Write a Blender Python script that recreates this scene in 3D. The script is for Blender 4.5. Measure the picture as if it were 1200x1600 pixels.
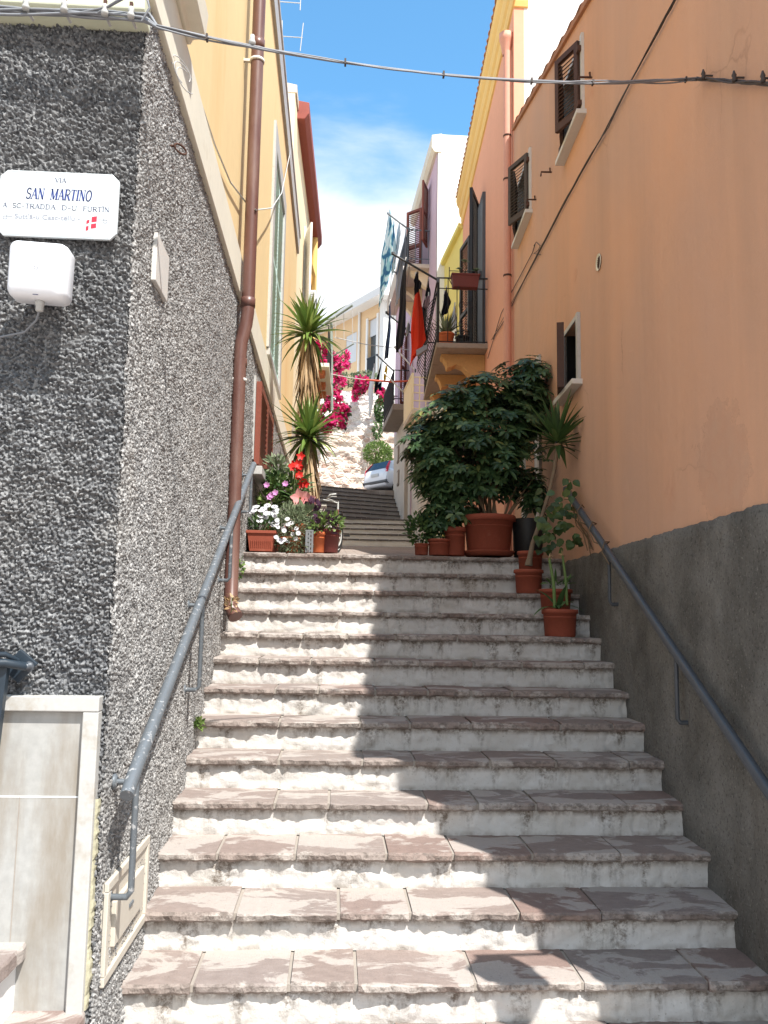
import bpy, math, random
import numpy as np
from mathutils import Vector, Matrix, noise as mnoise
for o in list(bpy.data.objects): bpy.data.objects.remove(o)
S = bpy.context.scene
COL = S.collection
R = math.radians
rnd = random.Random(7)

# ------------------------------------------------------------------ camera
EYE = Vector((0, 0, 1.644)); TH, PH, RO, FP = R(3.13), R(7.09), R(0.974), 1342.0
_d = Vector((math.sin(TH)*math.cos(PH), math.cos(TH)*math.cos(PH), math.sin(PH)))
_r0 = Vector((math.cos(TH), -math.sin(TH), 0)); _u0 = _r0.cross(_d)
_r = _r0*math.cos(RO) + _u0*math.sin(RO); _u = _u0*math.cos(RO) - _r0*math.sin(RO)
cam = bpy.data.cameras.new('camera'); camo = bpy.data.objects.new('camera', cam); COL.objects.link(camo)
cam.sensor_fit = 'VERTICAL'; cam.sensor_height = 24; cam.lens = 24*FP/1600
cam.clip_start = .05; cam.clip_end = 6000
camo.matrix_world = Matrix(((_r.x, _u.x, -_d.x, EYE.x), (_r.y, _u.y, -_d.y, EYE.y), (_r.z, _u.z, -_d.z, EYE.z), (0, 0, 0, 1)))
S.camera = camo
def ray(px, py): return _d*FP + _r*(px-600) - _u*(py-800)
def atY(px, py, Y): v = ray(px, py); return EYE + v*(Y/v.y)
def atX(px, py, X): v = ray(px, py); return EYE + v*(X/v.x)
def atP(px, py, a, b): v = ray(px, py); return EYE + v*(a/(v.x-b*v.y))

# ------------------------------------------------------------------ light, sky, exposure
SUN = Vector((1, -1.65, 2.85)).normalized()
EL = math.asin(SUN.z); AZ = math.atan2(SUN.x, SUN.y)
S.view_settings.view_transform = 'Standard'; S.view_settings.look = 'None'
S.view_settings.gamma = 1; S.view_settings.use_curve_mapping = False
S.view_settings.exposure = 0.7
W = bpy.data.worlds.new('World'); S.world = W; W.use_nodes = True
wt = W.node_tree; wt.nodes.clear()
def wn(t, **k):
    n = wt.nodes.new(t)
    for a, b in k.items(): setattr(n, a, b)
    return n
wl = wt.links.new
sky = wn('ShaderNodeTexSky', sky_type='NISHITA'); sky.sun_disc = False
sky.sun_elevation = EL; sky.sun_rotation = AZ; sky.air_density = 1.0; sky.dust_density = .6; sky.ozone_density = 1.6
wc = wn('ShaderNodeTexCoord'); ws = wn('ShaderNodeSeparateXYZ'); wl(wc.outputs['Generated'], ws.inputs[0])
wm = wn('ShaderNodeMapping'); wm.inputs['Scale'].default_value = (1.0, 1.0, 2.6); wl(wc.outputs['Generated'], wm.inputs[0])
wno = wn('ShaderNodeTexNoise'); wno.inputs['Scale'].default_value = 4.2; wno.inputs['Detail'].default_value = 9; wno.inputs['Roughness'].default_value = .58
wno.inputs['Distortion'].default_value = .35
wl(wm.outputs[0], wno.inputs['Vector'])
# cloud cover: a thick bank low over the roofs that frays out higher up
mr = wn('ShaderNodeMapRange'); mr.inputs['From Min'].default_value = .425; mr.inputs['From Max'].default_value = .535
mr.inputs['To Min'].default_value = .50; mr.inputs['To Max'].default_value = -.25
wl(ws.outputs['Z'], mr.inputs['Value'])
mb = wn('ShaderNodeMapRange'); mb.inputs['From Min'].default_value = .25; mb.inputs['From Max'].default_value = -.5; mb.inputs['To Min'].default_value = 0; mb.inputs['To Max'].default_value = .42
wl(ws.outputs['Y'], mb.inputs['Value'])      # extra unseen cloud behind the viewer, added as neutral fill light
a0 = wn('ShaderNodeMath', operation='ADD'); wl(mb.outputs[0], a0.inputs[0]); wl(mr.outputs[0], a0.inputs[1])
ad = wn('ShaderNodeMath', operation='ADD'); wl(wno.outputs['Fac'], ad.inputs[0]); wl(a0.outputs[0], ad.inputs[1])
m2 = wn('ShaderNodeMapRange', interpolation_type='SMOOTHSTEP'); m2.inputs['From Min'].default_value = .36; m2.inputs['From Max'].default_value = .92
wl(ad.outputs[0], m2.inputs['Value'])
mx = wn('ShaderNodeMix', data_type='RGBA'); mx.inputs[7].default_value = (6.6, 6.9, 7.1, 1)
wl(m2.outputs[0], mx.inputs[0]); 
tn = wn('ShaderNodeMix', data_type='RGBA', blend_type='MULTIPLY'); tn.inputs[0].default_value = 1; tn.inputs[7].default_value = (1.06, 1.72, 1.82, 1)
wl(sky.outputs[0], tn.inputs[6]); wl(tn.outputs[2], mx.inputs[6])
bg = wn('ShaderNodeBackground'); bg.inputs['Strength'].default_value = .115
wo = wn('ShaderNodeOutputWorld'); wl(mx.outputs[2], bg.inputs[0]); wl(bg.outputs[0], wo.inputs[0])
sl = bpy.data.lights.new('sun', 'SUN'); sl.energy = 5.0; sl.angle = R(.5); sl.color = (1, .955, .89)
so = bpy.data.objects.new('sun', sl); COL.objects.link(so); so.rotation_euler = (-SUN).to_track_quat('-Z', 'Y').to_euler(); so.location = (6, -10, 20)

# ------------------------------------------------------------------ materials
class NT:
    def __init__(s, name):
        s.m = bpy.data.materials.new(name); s.m.use_nodes = True; s.t = s.m.node_tree
        s.p = s.t.nodes['Principled BSDF']; s.out = s.t.nodes['Material Output']
        s.co = s.n('ShaderNodeTexCoord').outputs['Object']
    def n(s, t, ins=None, **k):
        n = s.t.nodes.new(t)
        for a, b in k.items(): setattr(n, a, b)
        for a, b in (ins or {}).items():
            if hasattr(b, 'is_output'): s.t.links.new(b, n.inputs[a])
            else: n.inputs[a].default_value = b
        return n
    def rand(s, k):     # every step gets its own part of the pattern
        r_ = s.n('ShaderNodeObjectInfo').outputs['Random']
        s.co = s.n('ShaderNodeVectorMath', {0: s.co, 1: s.n('ShaderNodeCombineXYZ', {0: s.math('MULTIPLY', r_, k), 1: s.math('MULTIPLY', r_, k*.37), 2: 0.}).outputs[0]}, operation='ADD').outputs[0]
    def l(s, a, b): s.t.links.new(a, b)
    def map(s, sc=(1, 1, 1), loc=(0, 0, 0)): return s.n('ShaderNodeMapping', {'Vector': s.co, 'Scale': sc, 'Location': loc}).outputs[0]
    def noise(s, sc, det=6, rough=.55, vec=None, dist=0): return s.n('ShaderNodeTexNoise', {'Vector': vec or s.co, 'Scale': sc, 'Detail': det, 'Roughness': rough, 'Distortion': dist}).outputs['Fac']
    def vor(s, sc, vec=None, out='Distance', feat='F1'): return s.n('ShaderNodeTexVoronoi', {'Vector': vec or s.co, 'Scale': sc}, feature=feat).outputs[out]
    def rng(s, v, a, b, c=0., d=1.): return s.n('ShaderNodeMapRange', {'Value': v, 'From Min': a, 'From Max': b, 'To Min': c, 'To Max': d}).outputs[0]
    def math(s, op, a, b): return s.n('ShaderNodeMath', {0: a, 1: b}, operation=op).outputs[0]
    def mix(s, f, a, b, bt='MIX'):
        n = s.n('ShaderNodeMix', data_type='RGBA', blend_type=bt)
        for i, v in ((0, f), (6, a), (7, b)):
            if hasattr(v, 'is_output'): s.l(v, n.inputs[i])
            else: n.inputs[i].default_value = v if i == 0 else (*v, 1)
        return n.outputs[2]
    def ramp(s, f, stops, interp='LINEAR'):
        n = s.n('ShaderNodeValToRGB', {'Fac': f}); cr = n.color_ramp; cr.interpolation = interp
        while len(cr.elements) < len(stops): cr.elements.new(.5)
        for e, (p, c) in zip(cr.elements, stops): e.position = p; e.color = (*c, 1)
        return n.outputs[0]
    def isl(s): return s.n('ShaderNodeNewGeometry').outputs['Random Per Island']
    def bump(s, h, st=.3, dist=.01):
        b = s.n('ShaderNodeBump', {'Height': h, 'Strength': st, 'Distance': dist}); s.l(b.outputs[0], s.p.inputs['Normal'])
    def fin(s, col=None, rough=.8, spec=.3, metal=0):
        if col is not None:
            if hasattr(col, 'is_output'): s.l(col, s.p.inputs['Base Color'])
            else: s.p.inputs['Base Color'].default_value = (*col, 1)
        if hasattr(rough, 'is_output'): s.l(rough, s.p.inputs['Roughness'])
        else: s.p.inputs['Roughness'].default_value = rough
        s.p.inputs['Specular IOR Level'].default_value = spec; s.p.inputs['Metallic'].default_value = metal
        return s.m
def sc3(c, k): return tuple(min(1, x*k) for x in c)
def M(name, c, v=.15, s=5, rough=.8, bump=.15, bs=80, spec=.3, metal=0, dirt=None, da=(.58, .75), ds=3., stretch=(1, 1, 1)):
    t = NT(name)
    col = t.mix(t.noise(s, 6, .6, t.map(stretch)), sc3(c, 1-v), sc3(c, 1+v))
    col = t.mix(t.rng(t.noise(s*7.3, 4), .3, .7), sc3((1, 1, 1), 1-v*.6), (1, 1, 1), 'MULTIPLY') if False else col
    f = t.rng(t.noise(s*9, 5, .6), .35, .7, 1-v*.7, 1.0)
    n = t.n('ShaderNodeMix', data_type='RGBA', blend_type='MULTIPLY'); n.inputs[0].default_value = 1
    t.l(col, n.inputs[6]); t.l(f, n.inputs[7]); col = n.outputs[2]
    if dirt: col = t.mix(t.rng(t.noise(ds, 9, .65, t.map(stretch, (3, 1, 2))), *da), col, dirt)
    if not hasattr(col, 'is_output'): pass
    if bump: t.bump(t.noise(bs, 5), bump, .004)
    return t.fin(col, rough, spec, metal)
def leafmat(name, stops, rough=.45, spec=.4, tr=.25, tc=None):
    t = NT(name); col = t.ramp(t.isl(), stops); t.fin(col, rough, spec)
    n = t.n('ShaderNodeBsdfTranslucent'); t.l(col if tc is None else t.mix(1., tc, tc), n.inputs[0])
    x = t.n('ShaderNodeMixShader', {0: tr}); t.l(t.p.outputs[0], x.inputs[1]); t.l(n.outputs[0], x.inputs[2]); t.l(x.outputs[0], t.out.inputs[0])
    return t.m
MT = {}
# roughcast pebbledash
def roughcast(name, a, b, c):
    t = NT(name)
    v = t.vor(95, out='Color'); f = t.n('ShaderNodeSeparateColor', {0: v}).outputs[0]
    col = t.ramp(f, [(0, a), (.55, b), (1, c)])
    col = t.mix(t.rng(t.noise(1.1, 6, .6), .40, .75, 0, .45), col, t.mix(.5, col, (.24, .21, .17)))
    col = t.mix(t.rng(t.noise(1.6, 8, .66, t.map((1, 1, .35), (7, 2, 4))), .52, .74, 0, .55), col, sc3(a, .9))
    col = t.mix(t.rng(t.noise(2.7, 7, .6, t.map((1, 1, .8), (1, 9, 2))), .60, .70, 0, .30), col, (.47, .45, .42))
    t.bump(t.noise(210, 4), .5, .004); return t.fin(col, .9, .2)
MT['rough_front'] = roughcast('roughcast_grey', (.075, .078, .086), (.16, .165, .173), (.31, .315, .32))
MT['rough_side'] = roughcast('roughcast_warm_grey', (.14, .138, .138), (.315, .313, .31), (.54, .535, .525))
# orange plaster
def orange():
    t = NT('orange_plaster')
    col = t.mix(t.rng(t.noise(.55, 5, .5), .35, .68), (.70, .395, .25), (.575, .37, .275))
    col = t.mix(t.rng(t.noise(1.3, 8, .62, t.map((1, 1, .12))), .46, .72, 0, .60), col, (.50, .315, .22))
    col = t.mix(t.rng(t.noise(4.5, 8, .6, t.map((1, 1, .07), (8, 1, 3))), .52, .75, 0, .30), col, (.74, .46, .30))
    col = t.mix(t.rng(t.noise(2.2, 9, .66, t.map((1, 1, 1), (4, 2, 7))), .62, .74, 0, .5), col, (.60, .30, .19))
    vv = t.n('ShaderNodeTexVoronoi', {'Vector': t.mix(.22, t.co, t.n('ShaderNodeTexNoise', {'Vector': t.co, 'Scale': 3.5, 'Detail': 6}).outputs['Color']), 'Scale': 1.6}, feature='DISTANCE_TO_EDGE').outputs[0]
    crack = t.math('MULTIPLY', t.rng(vv, .0, .012, 1, 0), t.rng(t.noise(.9, 2, .5, t.map((1, 1, 1), (2.2, 0, 5))), .58, .70, 0, .45))
    col = t.mix(crack, col, (.30, .17, .11))
    pc = atP(1125, 725, 1.729, .042)-Vector((1.729+.042*2.62, 2.62, 0))
    dd = t.n('ShaderNodeVectorMath', {0: t.co, 1: tuple(pc)}, operation='DISTANCE').outputs['Value']
    pm = t.rng(t.math('ADD', t.rng(dd, .05, .55, .5, -.2), t.noise(7, 8, .65)), .62, .70)
    col = t.mix(t.math('MULTIPLY', pm, .35), col, t.mix(t.noise(12, 4), (.52, .25, .16), (.50, .36, .26)))
    pe = t.math('MULTIPLY', t.rng(t.math('ABSOLUTE', t.math('SUBTRACT', t.math('ADD', t.rng(dd, .05, .55, .5, -.2), t.noise(7, 8, .65)), .63), 0.), 0, .016, 1, 0), .28)
    col = t.mix(pe, col, (.28, .16, .11))
    h = t.math('ADD', t.math('ADD', t.noise(9, 6, .6), t.math('MULTIPLY', t.noise(120, 4), .25)), t.math('MULTIPLY', t.noise(2.4, 3, .5, t.map((1, 1.4, .7))), 1.6))
    t.bump(h, .42, .016); return t.fin(col, .88, .2)
MT['orange'] = orange()
def dado():
    t = NT('grey_cement_dado')
    col = t.mix(t.rng(t.noise(2.0, 9, .68), .36, .68), (.125, .12, .108), (.255, .248, .23))
    col = t.mix(t.rng(t.noise(1.1, 7, .6, t.map((1, 1, .35), (5, 3, 1))), .5, .72, 0, .8), col, (.085, .066, .048))
    col = t.mix(t.rng(t.noise(60, 4, .7), .54, .68, 0, .8), col, (.045, .042, .038))
    col = t.mix(t.rng(t.noise(70, 4, .65, t.map((1, 1, 1), (9, 9, 9))), .58, .70, 0, .55), col, (.40, .38, .34))
    t.bump(t.math('ADD', t.noise(48, 7, .75), t.noise(7, 4)), .95, .016); return t.fin(col, .92, .2)
MT['dado'] = dado()
MT['pink'] = M('pink_plaster', (.78, .40, .27), .07, 1.2, .85, .12, 60, .2, stretch=(1, 1, .3))
MT['pink_l'] = M('pink_pipe_paint', (.72, .35, .25), .10, 3, .6, .05)
MT['white'] = M('whitewash', (.80, .80, .79), .05, 2, .9, .15, 40, .2, dirt=(.62, .60, .57), da=(.6, .8), ds=1.4)
MT['yelcorn'] = M('ochre_cornice', (.80, .54, .20), .08, 2, .8, .1)
MT['tile'] = M('roof_tile', (.46, .22, .12), .3, 5, .85, .2, 60, dirt=(.33, .30, .24))
MT['yellow'] = M('yellow_plaster', (.84, .645, .35), .06, .8, .88, .12, 50, .2, dirt=(.76, .47, .19), da=(.5, .85), ds=.9, stretch=(1, 1, .22))
MT['lemon'] = M('lemon_plaster', (.80, .70, .24), .06, 1.1, .88, .1, 50, .2)
MT['cream'] = M('cream_plaster', (.88, .74, .52), .06, 1.2, .88, .1, 50, .2)
MT['creamtrim'] = M('cream_trim', (.80, .76, .63), .08, 1.4, .85, .12, 40, .2, dirt=(.55, .50, .38), da=(.62, .82), ds=2.2)
MT['trimgreen'] = M('pale_green_cornice', (.66, .68, .52), .07, 2, .85, .1, 40, .2)
MT['lilac'] = M('lilac_plaster', (.66, .50, .58), .05, 1.2, .88, .1, 50, .2)
MT['beige'] = M('beige_plaster', (.66, .57, .47), .10, 1.5, .88, .15, 50, .2, dirt=(.50, .38, .30), da=(.55, .8), ds=1.6)
MT['marble'] = M('veined_marble', (.43, .43, .415), .22, 3.1, .5, .05, 20, .4, dirt=(.275, .245, .205), da=(.45, .68), ds=6.5, stretch=(1, 1, .22))
MT['marblet'] = M('white_marble_trim', (.50, .495, .475), .12, 7, .5, .1, 30, .4, dirt=(.36, .32, .26), da=(.55, .75), ds=9)
MT['sill'] = M('marble_sill', (.66, .64, .60), .08, 4, .5, .05)
MT['metal'] = M('grey_painted_steel', (.15, .17, .19), .14, 9, .5, .2, 60, .5, .2, dirt=(.42, .43, .44), da=(.58, .64), ds=34)
MT['metal_d'] = M('dark_painted_steel', (.085, .095, .11), .2, 9, .45, .12, 60, .5, .2)
MT['iron'] = M('black_iron', (.018, .017, .018), .2, 9, .5, .1, 60, .4)
MT['ironblue'] = M('blue_black_iron', (.022, .035, .05), .2, 9, .4, .1, 60, .5)
MT['rust'] = M('rusty_iron', (.10, .05, .035), .3, 20, .8, .1)
MT['copper'] = M('brown_downpipe', (.135, .062, .05), .12, 2.5, .38, .04, 40, .5, dirt=(.21, .13, .105), da=(.5, .72), ds=5, stretch=(1, 1, .2))
MT['shutter'] = M('dark_shutter_wood', (.085, .042, .03), .22, 7, .6, .15, 50, stretch=(4, 4, .6))
MT['shuttergrey'] = M('weathered_shutter_wood', (.10, .075, .062), .28, 7, .75, .2, 50, stretch=(4, 4, .6))
MT['shutterred'] = M('red_brown_shutter', (.24, .07, .045), .15, 7, .5, .1, 50)
MT['shutterteal'] = M('pale_green_shutter', (.60, .82, .75), .1, 5, .5, .1)
MT['dark'] = M('dark_interior', (.016, .015, .015), .2, 4, .9, 0)
MT['terra'] = M('terracotta_pot', (.31, .078, .045), .16, 9, .75, .08, 90, .3, dirt=(.42, .19, .13), da=(.58, .8), ds=6)
MT['terrao'] = M('orange_plastic_pot', (.60, .16, .06), .08, 6, .45, .03)
MT['maroon'] = M('maroon_pot', (.16, .04, .035), .2, 6, .5, .03)
MT['blackpl'] = M('black_plastic', (.015, .015, .015), .2, 6, .5, .03)
MT['soil'] = M('soil', (.035, .024, .016), .4, 40, .95, .6, 60)
MT['trunk'] = M('yucca_bark', (.24, .18, .125), .3, 14, .9, .6, 60, stretch=(1, 1, 2))
MT['stem'] = M('woody_stem', (.18, .13, .08), .25, 14, .85, .3, 60)
MT['gstem'] = M('green_stem', (.14, .22, .07), .2, 10, .6, .1)
MT['plasticw'] = M('white_plastic', (.86, .88, .92), .02, 3, .35, 0, 50, .5)
MT['standgrey'] = M('grey_stand_plastic', (.20, .21, .22), .08, 5, .5, .02)
MT['peach'] = M('peach_plaster', (.74, .54, .33), .06, .8, .88, .1, 50, .2)
MT['plasticg'] = M('grey_plastic', (.50, .50, .48), .05, 5, .5, .02)
MT['enamel'] = M('white_enamel', (.60, .64, .66), .03, 5, .45, .03, 50, .5)
MT['ink'] = M('blue_ink', (.03, .055, .22), .1, 20, .6, 0)
MT['inkd'] = M('dark_blue_ink', (.035, .045, .11), .1, 20, .6, 0)
MT['inkg'] = M('faded_grey_ink', (.30, .31, .36), .1, 20, .6, 0)
MT['redink'] = M('red_ink', (.58, .03, .06), .08, 20, .6, 0)
MT['cable'] = M('grey_cable', (.23, .24, .26), .15, 30, .5, .02, 50, .4)
MT['cablel'] = M('pale_cable', (.52, .52, .51), .1, 30, .5, .02, 50, .4)
MT['cabled'] = M('dark_cable', (.07, .055, .05), .2, 30, .6, .02)
MT['eave'] = M('red_gutter_eave', (.30, .075, .055), .12, 1.5, .6, .05)
MT['ochre'] = M('ochre_corbel', (.60, .36, .16), .16, 4, .9, .4, 40, dirt=(.38, .24, .13), ds=3)
MT['slabgrey'] = M('balcony_concrete', (.34, .28, .23), .18, 3, .9, .3, 40, dirt=(.20, .16, .13))
MT['terrac'] = M('terracotta_corbel', (.60, .21, .10), .12, 4, .85, .2)
MT['pergola'] = M('grey_green_paint', (.26, .31, .28), .1, 4, .6, .05)
MT['awn'] = M('pale_clothes_pole', (.72, .72, .70), .06, 6, .5, .02)
MT['polered'] = M('red_tube', (.62, .11, .06), .1, 6, .5, .02)
MT['hatch'] = M('cream_hatch_paint', (.56, .52, .45), .05, 6, .55, .05, dirt=(.58, .48, .36), da=(.6, .75), ds=4)
MT['mortar'] = M('mortar', (.36, .32, .28), .15, 12, .95, .4, 70)
MT['limelit'] = M('limewash_sunlit_edge', (.47, .445, .32), .35, 8, .9, .5, 60)
MT['carw'] = M('white_car_paint', (.74, .76, .80), .02, 2, .22, 0, 50, .6)
MT['glass'] = M('dark_car_glass', (.02, .024, .03), .1, 2, .08, 0, 50, .6)
MT['lightred'] = M('tail_light_red', (.60, .02, .06), .05, 5, .2, 0, 50, .6)
MT['rubber'] = M('tyre_rubber', (.018, .018, .018), .2, 9, .8, .1)
MT['paneg'] = M('window_glass', (.08, .10, .115), .15, 2, .08, 0, 50, .6)
MT['wpaint'] = M('white_window_paint', (.78, .79, .78), .05, 5, .5, .05)
MT['awnw'] = M('grey_white_shutter', (.62, .66, .70), .05, 5, .6, .05)
def tread():
    t = NT('porphyry_slab')
    t.rand(31)
    base = t.ramp(t.isl(), [(0, (.31, .255, .23)), (.2, (.285, .205, .18)), (.4, (.35, .305, .28)), (.6, (.30, .225, .20)), (.8, (.33, .29, .27)), (1, (.29, .24, .225))])
    base = t.mix(t.rng(t.noise(16, 8, .7, t.map((1, 1.6, 1))), .3, .72, .2, 1), t.mix(.5, base, (.11, .085, .075)), base)
    pale = t.rng(t.math('ADD', t.noise(3.1, 10, .62, t.map((.8, 1.5, 1), (2, 0, 0)), .7), t.math('MULTIPLY', t.noise(34, 4, .6), .05)), .52, .56)
    base = t.mix(t.math('MULTIPLY', pale, .66), t.mix(.16, base, (.15, .09, .07)), t.mix(t.noise(45, 6, .7), (.40, .36, .33), (.56, .52, .48)))
    base = t.mix(t.rng(t.noise(90, 4, .6), .62, .72, 0, .55), base, (.10, .08, .07))
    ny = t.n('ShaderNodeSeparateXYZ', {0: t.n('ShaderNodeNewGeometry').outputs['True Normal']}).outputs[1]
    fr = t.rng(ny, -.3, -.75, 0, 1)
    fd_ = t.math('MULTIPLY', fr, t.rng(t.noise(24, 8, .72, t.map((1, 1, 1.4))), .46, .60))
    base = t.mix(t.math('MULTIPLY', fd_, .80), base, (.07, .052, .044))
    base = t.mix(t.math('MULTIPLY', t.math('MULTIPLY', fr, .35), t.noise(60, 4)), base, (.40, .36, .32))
    t.bump(t.math('ADD', t.noise(22, 7, .65), t.noise(120, 3)), .5, .007)
    return t.fin(base, .78, .25)
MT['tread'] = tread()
def riser():
    t = NT('whitewashed_riser')     # local z = 0 under the nosing
    z = t.n('ShaderNodeSeparateXYZ', {0: t.co}).outputs[2]; t.rand(43)
    col = t.mix(t.rng(t.noise(5, 7, .6), .3, .7), (.68, .665, .645), (.57, .545, .505))
    # grime that runs down from the joints of the nosing
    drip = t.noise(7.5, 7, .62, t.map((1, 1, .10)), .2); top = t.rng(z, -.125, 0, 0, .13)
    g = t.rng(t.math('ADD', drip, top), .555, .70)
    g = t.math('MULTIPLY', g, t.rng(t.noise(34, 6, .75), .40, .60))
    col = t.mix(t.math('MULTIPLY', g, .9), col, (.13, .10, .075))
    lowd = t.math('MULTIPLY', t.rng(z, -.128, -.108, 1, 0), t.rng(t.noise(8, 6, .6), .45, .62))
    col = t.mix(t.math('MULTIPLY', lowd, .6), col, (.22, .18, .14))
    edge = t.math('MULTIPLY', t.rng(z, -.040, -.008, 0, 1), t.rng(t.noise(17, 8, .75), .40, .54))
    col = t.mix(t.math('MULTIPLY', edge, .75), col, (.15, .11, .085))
    col = t.mix(t.rng(t.noise(1.3, 5, .6, t.map((1, 1, .4), (3, 0, 0))), .55, .75, 0, .35), col, (.40, .34, .27))
    col = t.mix(t.rng(t.noise(75, 4, .6), .64, .72, 0, .5), col, (.20, .17, .14))
    t.bump(t.math('ADD', t.noise(30, 7, .7), t.noise(9, 3)), .6, .010)
    return t.fin(col, .92, .2)
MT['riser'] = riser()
MT['riserfar'] = M('far_whitewashed_riser', (.80, .78, .73), .12, 3, .9, .2, 30, .2, dirt=(.45, .40, .34), da=(.58, .75), ds=4)
MT['slabshade'] = M('far_nosing_shade', (.15, .13, .12), .25, 6, .9, .2, 30, .2)  # dark slab colour stands in for the overhang shadow at each far nosing
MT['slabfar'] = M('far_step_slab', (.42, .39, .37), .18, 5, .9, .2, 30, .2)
def nosing_dirt():
    t = NT('street_paving')
    col = t.mix(t.rng(t.noise(3, 8, .6), .3, .7), (.27, .22, .19), (.40, .35, .31))
    v = t.n('ShaderNodeTexBrick', {'Vector': t.co, 'Scale': 2.2, 'Color1': (1, 1, 1, 1), 'Color2': (.8, .76, .74, 1), 'Mortar': (.45, .42, .4, 1), 'Mortar Size': .012}).outputs[0]
    n = t.n('ShaderNodeMix', data_type='RGBA', blend_type='MULTIPLY'); n.inputs[0].default_value = .8; t.l(col, n.inputs[6]); t.l(v, n.inputs[7])
    t.bump(t.noise(30, 6, .6), .4, .008); return t.fin(n.outputs[2], .85, .25)
MT['paving'] = nosing_dirt()
def stonewall():
    t = NT('rubble_stone')
    w = t.mix(.12, t.co, t.n('ShaderNodeTexNoise', {'Vector': t.co, 'Scale': 1.2, 'Detail': 4}).outputs['Color'])
    vec = t.n('ShaderNodeMapping', {'Vector': w, 'Scale': (1, 1, 1.6)}).outputs[0]
    c = t.n('ShaderNodeSeparateColor', {0: t.vor(3.2, vec, 'Color')}).outputs[0]
    col = t.ramp(c, [(0, (.52, .40, .33)), (.3, (.66, .55, .47)), (.6, (.44, .30, .24)), (1, (.74, .66, .58))])
    e = t.vor(3.2, vec, 0, 'DISTANCE_TO_EDGE')
    col = t.mix(t.rng(e, .02, .09, 1, 0), col, (.72, .66, .58))
    z = t.n('ShaderNodeSeparateXYZ', {0: t.co}).outputs[2]
    wash = t.rng(t.math('ADD', t.rng(z, 3.0, 5.5, 0, .45), t.noise(.9, 8, .62)), .62, .78)
    col = t.mix(t.math('MULTIPLY', wash, .9), col, (.80, .78, .75))
    col = t.mix(t.rng(t.noise(1.2, 8, .66, t.map((1, 1, .22), (4, 4, 0))), .60, .74, 0, .7), col, (.34, .31, .30))
    t.bump(t.math('ADD', t.rng(e, 0, .2), t.noise(14, 6)), .8, .05); return t.fin(col, .95, .15)
MT['stone'] = stonewall()
MT['leafdark'] = leafmat('umbrella_tree_leaf', [(0, (.022, .052, .02)), (.5, (.046, .098, .038)), (.8, (.075, .14, .055)), (.97, (.14, .22, .095)), (1, (.24, .24, .06))], .42, .4, .2)
MT['leafmid'] = leafmat('garden_leaf', [(0, (.04, .085, .03)), (.5, (.07, .14, .045)), (1, (.13, .21, .07))], .5, .3, .25)
MT['vine'] = leafmat('vine_leaf', [(0, (.03, .06, .018)), (.6, (.06, .11, .03)), (1, (.13, .18, .045))], .4, .4, .25)
MT['leafbright'] = leafmat('bright_leaf', [(0, (.10, .17, .05)), (.5, (.17, .26, .07)), (1, (.28, .36, .12))], .5, .3, .3)
MT['leafgrey'] = leafmat('grey_green_leaf', [(0, (.10, .14, .07)), (1, (.27, .32, .20))], .6, .25, .25)
MT['yucca'] = leafmat('yucca_leaf', [(0, (.07, .13, .03)), (.5, (.15, .24, .05)), (.85, (.26, .34, .09)), (1, (.40, .42, .15))], .4, .4, .25)
MT['yuccashade'] = leafmat('shaded_yucca_leaf', [(0, (.035, .075, .025)), (.6, (.06, .12, .035)), (1, (.10, .17, .05))], .4, .4, .2)  # darker copy of the yucca leaf, shade put into the colour
MT['dry'] = leafmat('dry_leaf', [(0, (.26, .16, .08)), (.5, (.40, .27, .15)), (1, (.55, .42, .27))], .8, .15, .15)
MT['purple'] = leafmat('purple_leaf', [(0, (.045, .018, .04)), (1, (.11, .05, .09))], .5, .3, .2)
MT['fuchsia'] = leafmat('magenta_bract', [(0, (.60, .015, .14)), (.5, (.76, .04, .22)), (1, (.86, .14, .33))], .6, .2, .35)
MT['redfl'] = leafmat('red_petal', [(0, (.55, .012, .012)), (1, (.74, .04, .03))], .5, .3, .25)
MT['pinkfl'] = leafmat('pink_petal', [(0, (.74, .20, .22)), (1, (.84, .42, .40))], .5, .3, .3)
MT['mauvefl'] = leafmat('mauve_petal', [(0, (.58, .20, .52)), (1, (.74, .36, .66))], .5, .3, .3)
MT['daisy'] = leafmat('white_petal', [(0, (.74, .74, .78)), (1, (.86, .86, .88))], .6, .2, .3)
MT['eye'] = M('flower_eye', (.20, .13, .22), .2, 30, .7, 0)
MT['eyey'] = M('yellow_eye', (.66, .48, .06), .2, 30, .7, 0)
def fabric(name, c, v=.1): return M(name, c, v, 8, .95, .3, 160, .1)
MT['fblack'] = fabric('black_fabric', (.018, .018, .024)); MT['fred'] = fabric('red_fabric', (.66, .045, .02)); MT['fwhite'] = fabric('white_fabric', (.76, .78, .80))
MT['fgrey'] = fabric('grey_fabric', (.33, .33, .36)); MT['fyel'] = fabric('yellow_fabric', (.72, .46, .04)); MT['fnavy'] = fabric('navy_fabric', (.03, .045, .09)); MT['fplum'] = fabric('mauve_fabric', (.26, .19, .24))
def teal():
    t = NT('teal_patterned_fabric')
    w = t.n('ShaderNodeTexWave', {'Vector': t.mix(.35, t.co, t.n('ShaderNodeTexNoise', {'Vector': t.co, 'Scale': 2.5}).outputs['Color']), 'Scale': 2.3, 'Distortion': 5., 'Detail': 2., 'Detail Scale': 1.2}).outputs['Fac']
    col = t.ramp(w, [(0, (.05, .16, .30)), (.28, (.06, .20, .34)), (.34, (.30, .58, .66)), (.7, (.36, .64, .70)), (.78, (.70, .84, .88))], 'LINEAR')
    return t.fin(col, .95, .1)
MT['fteal'] = teal()
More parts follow.
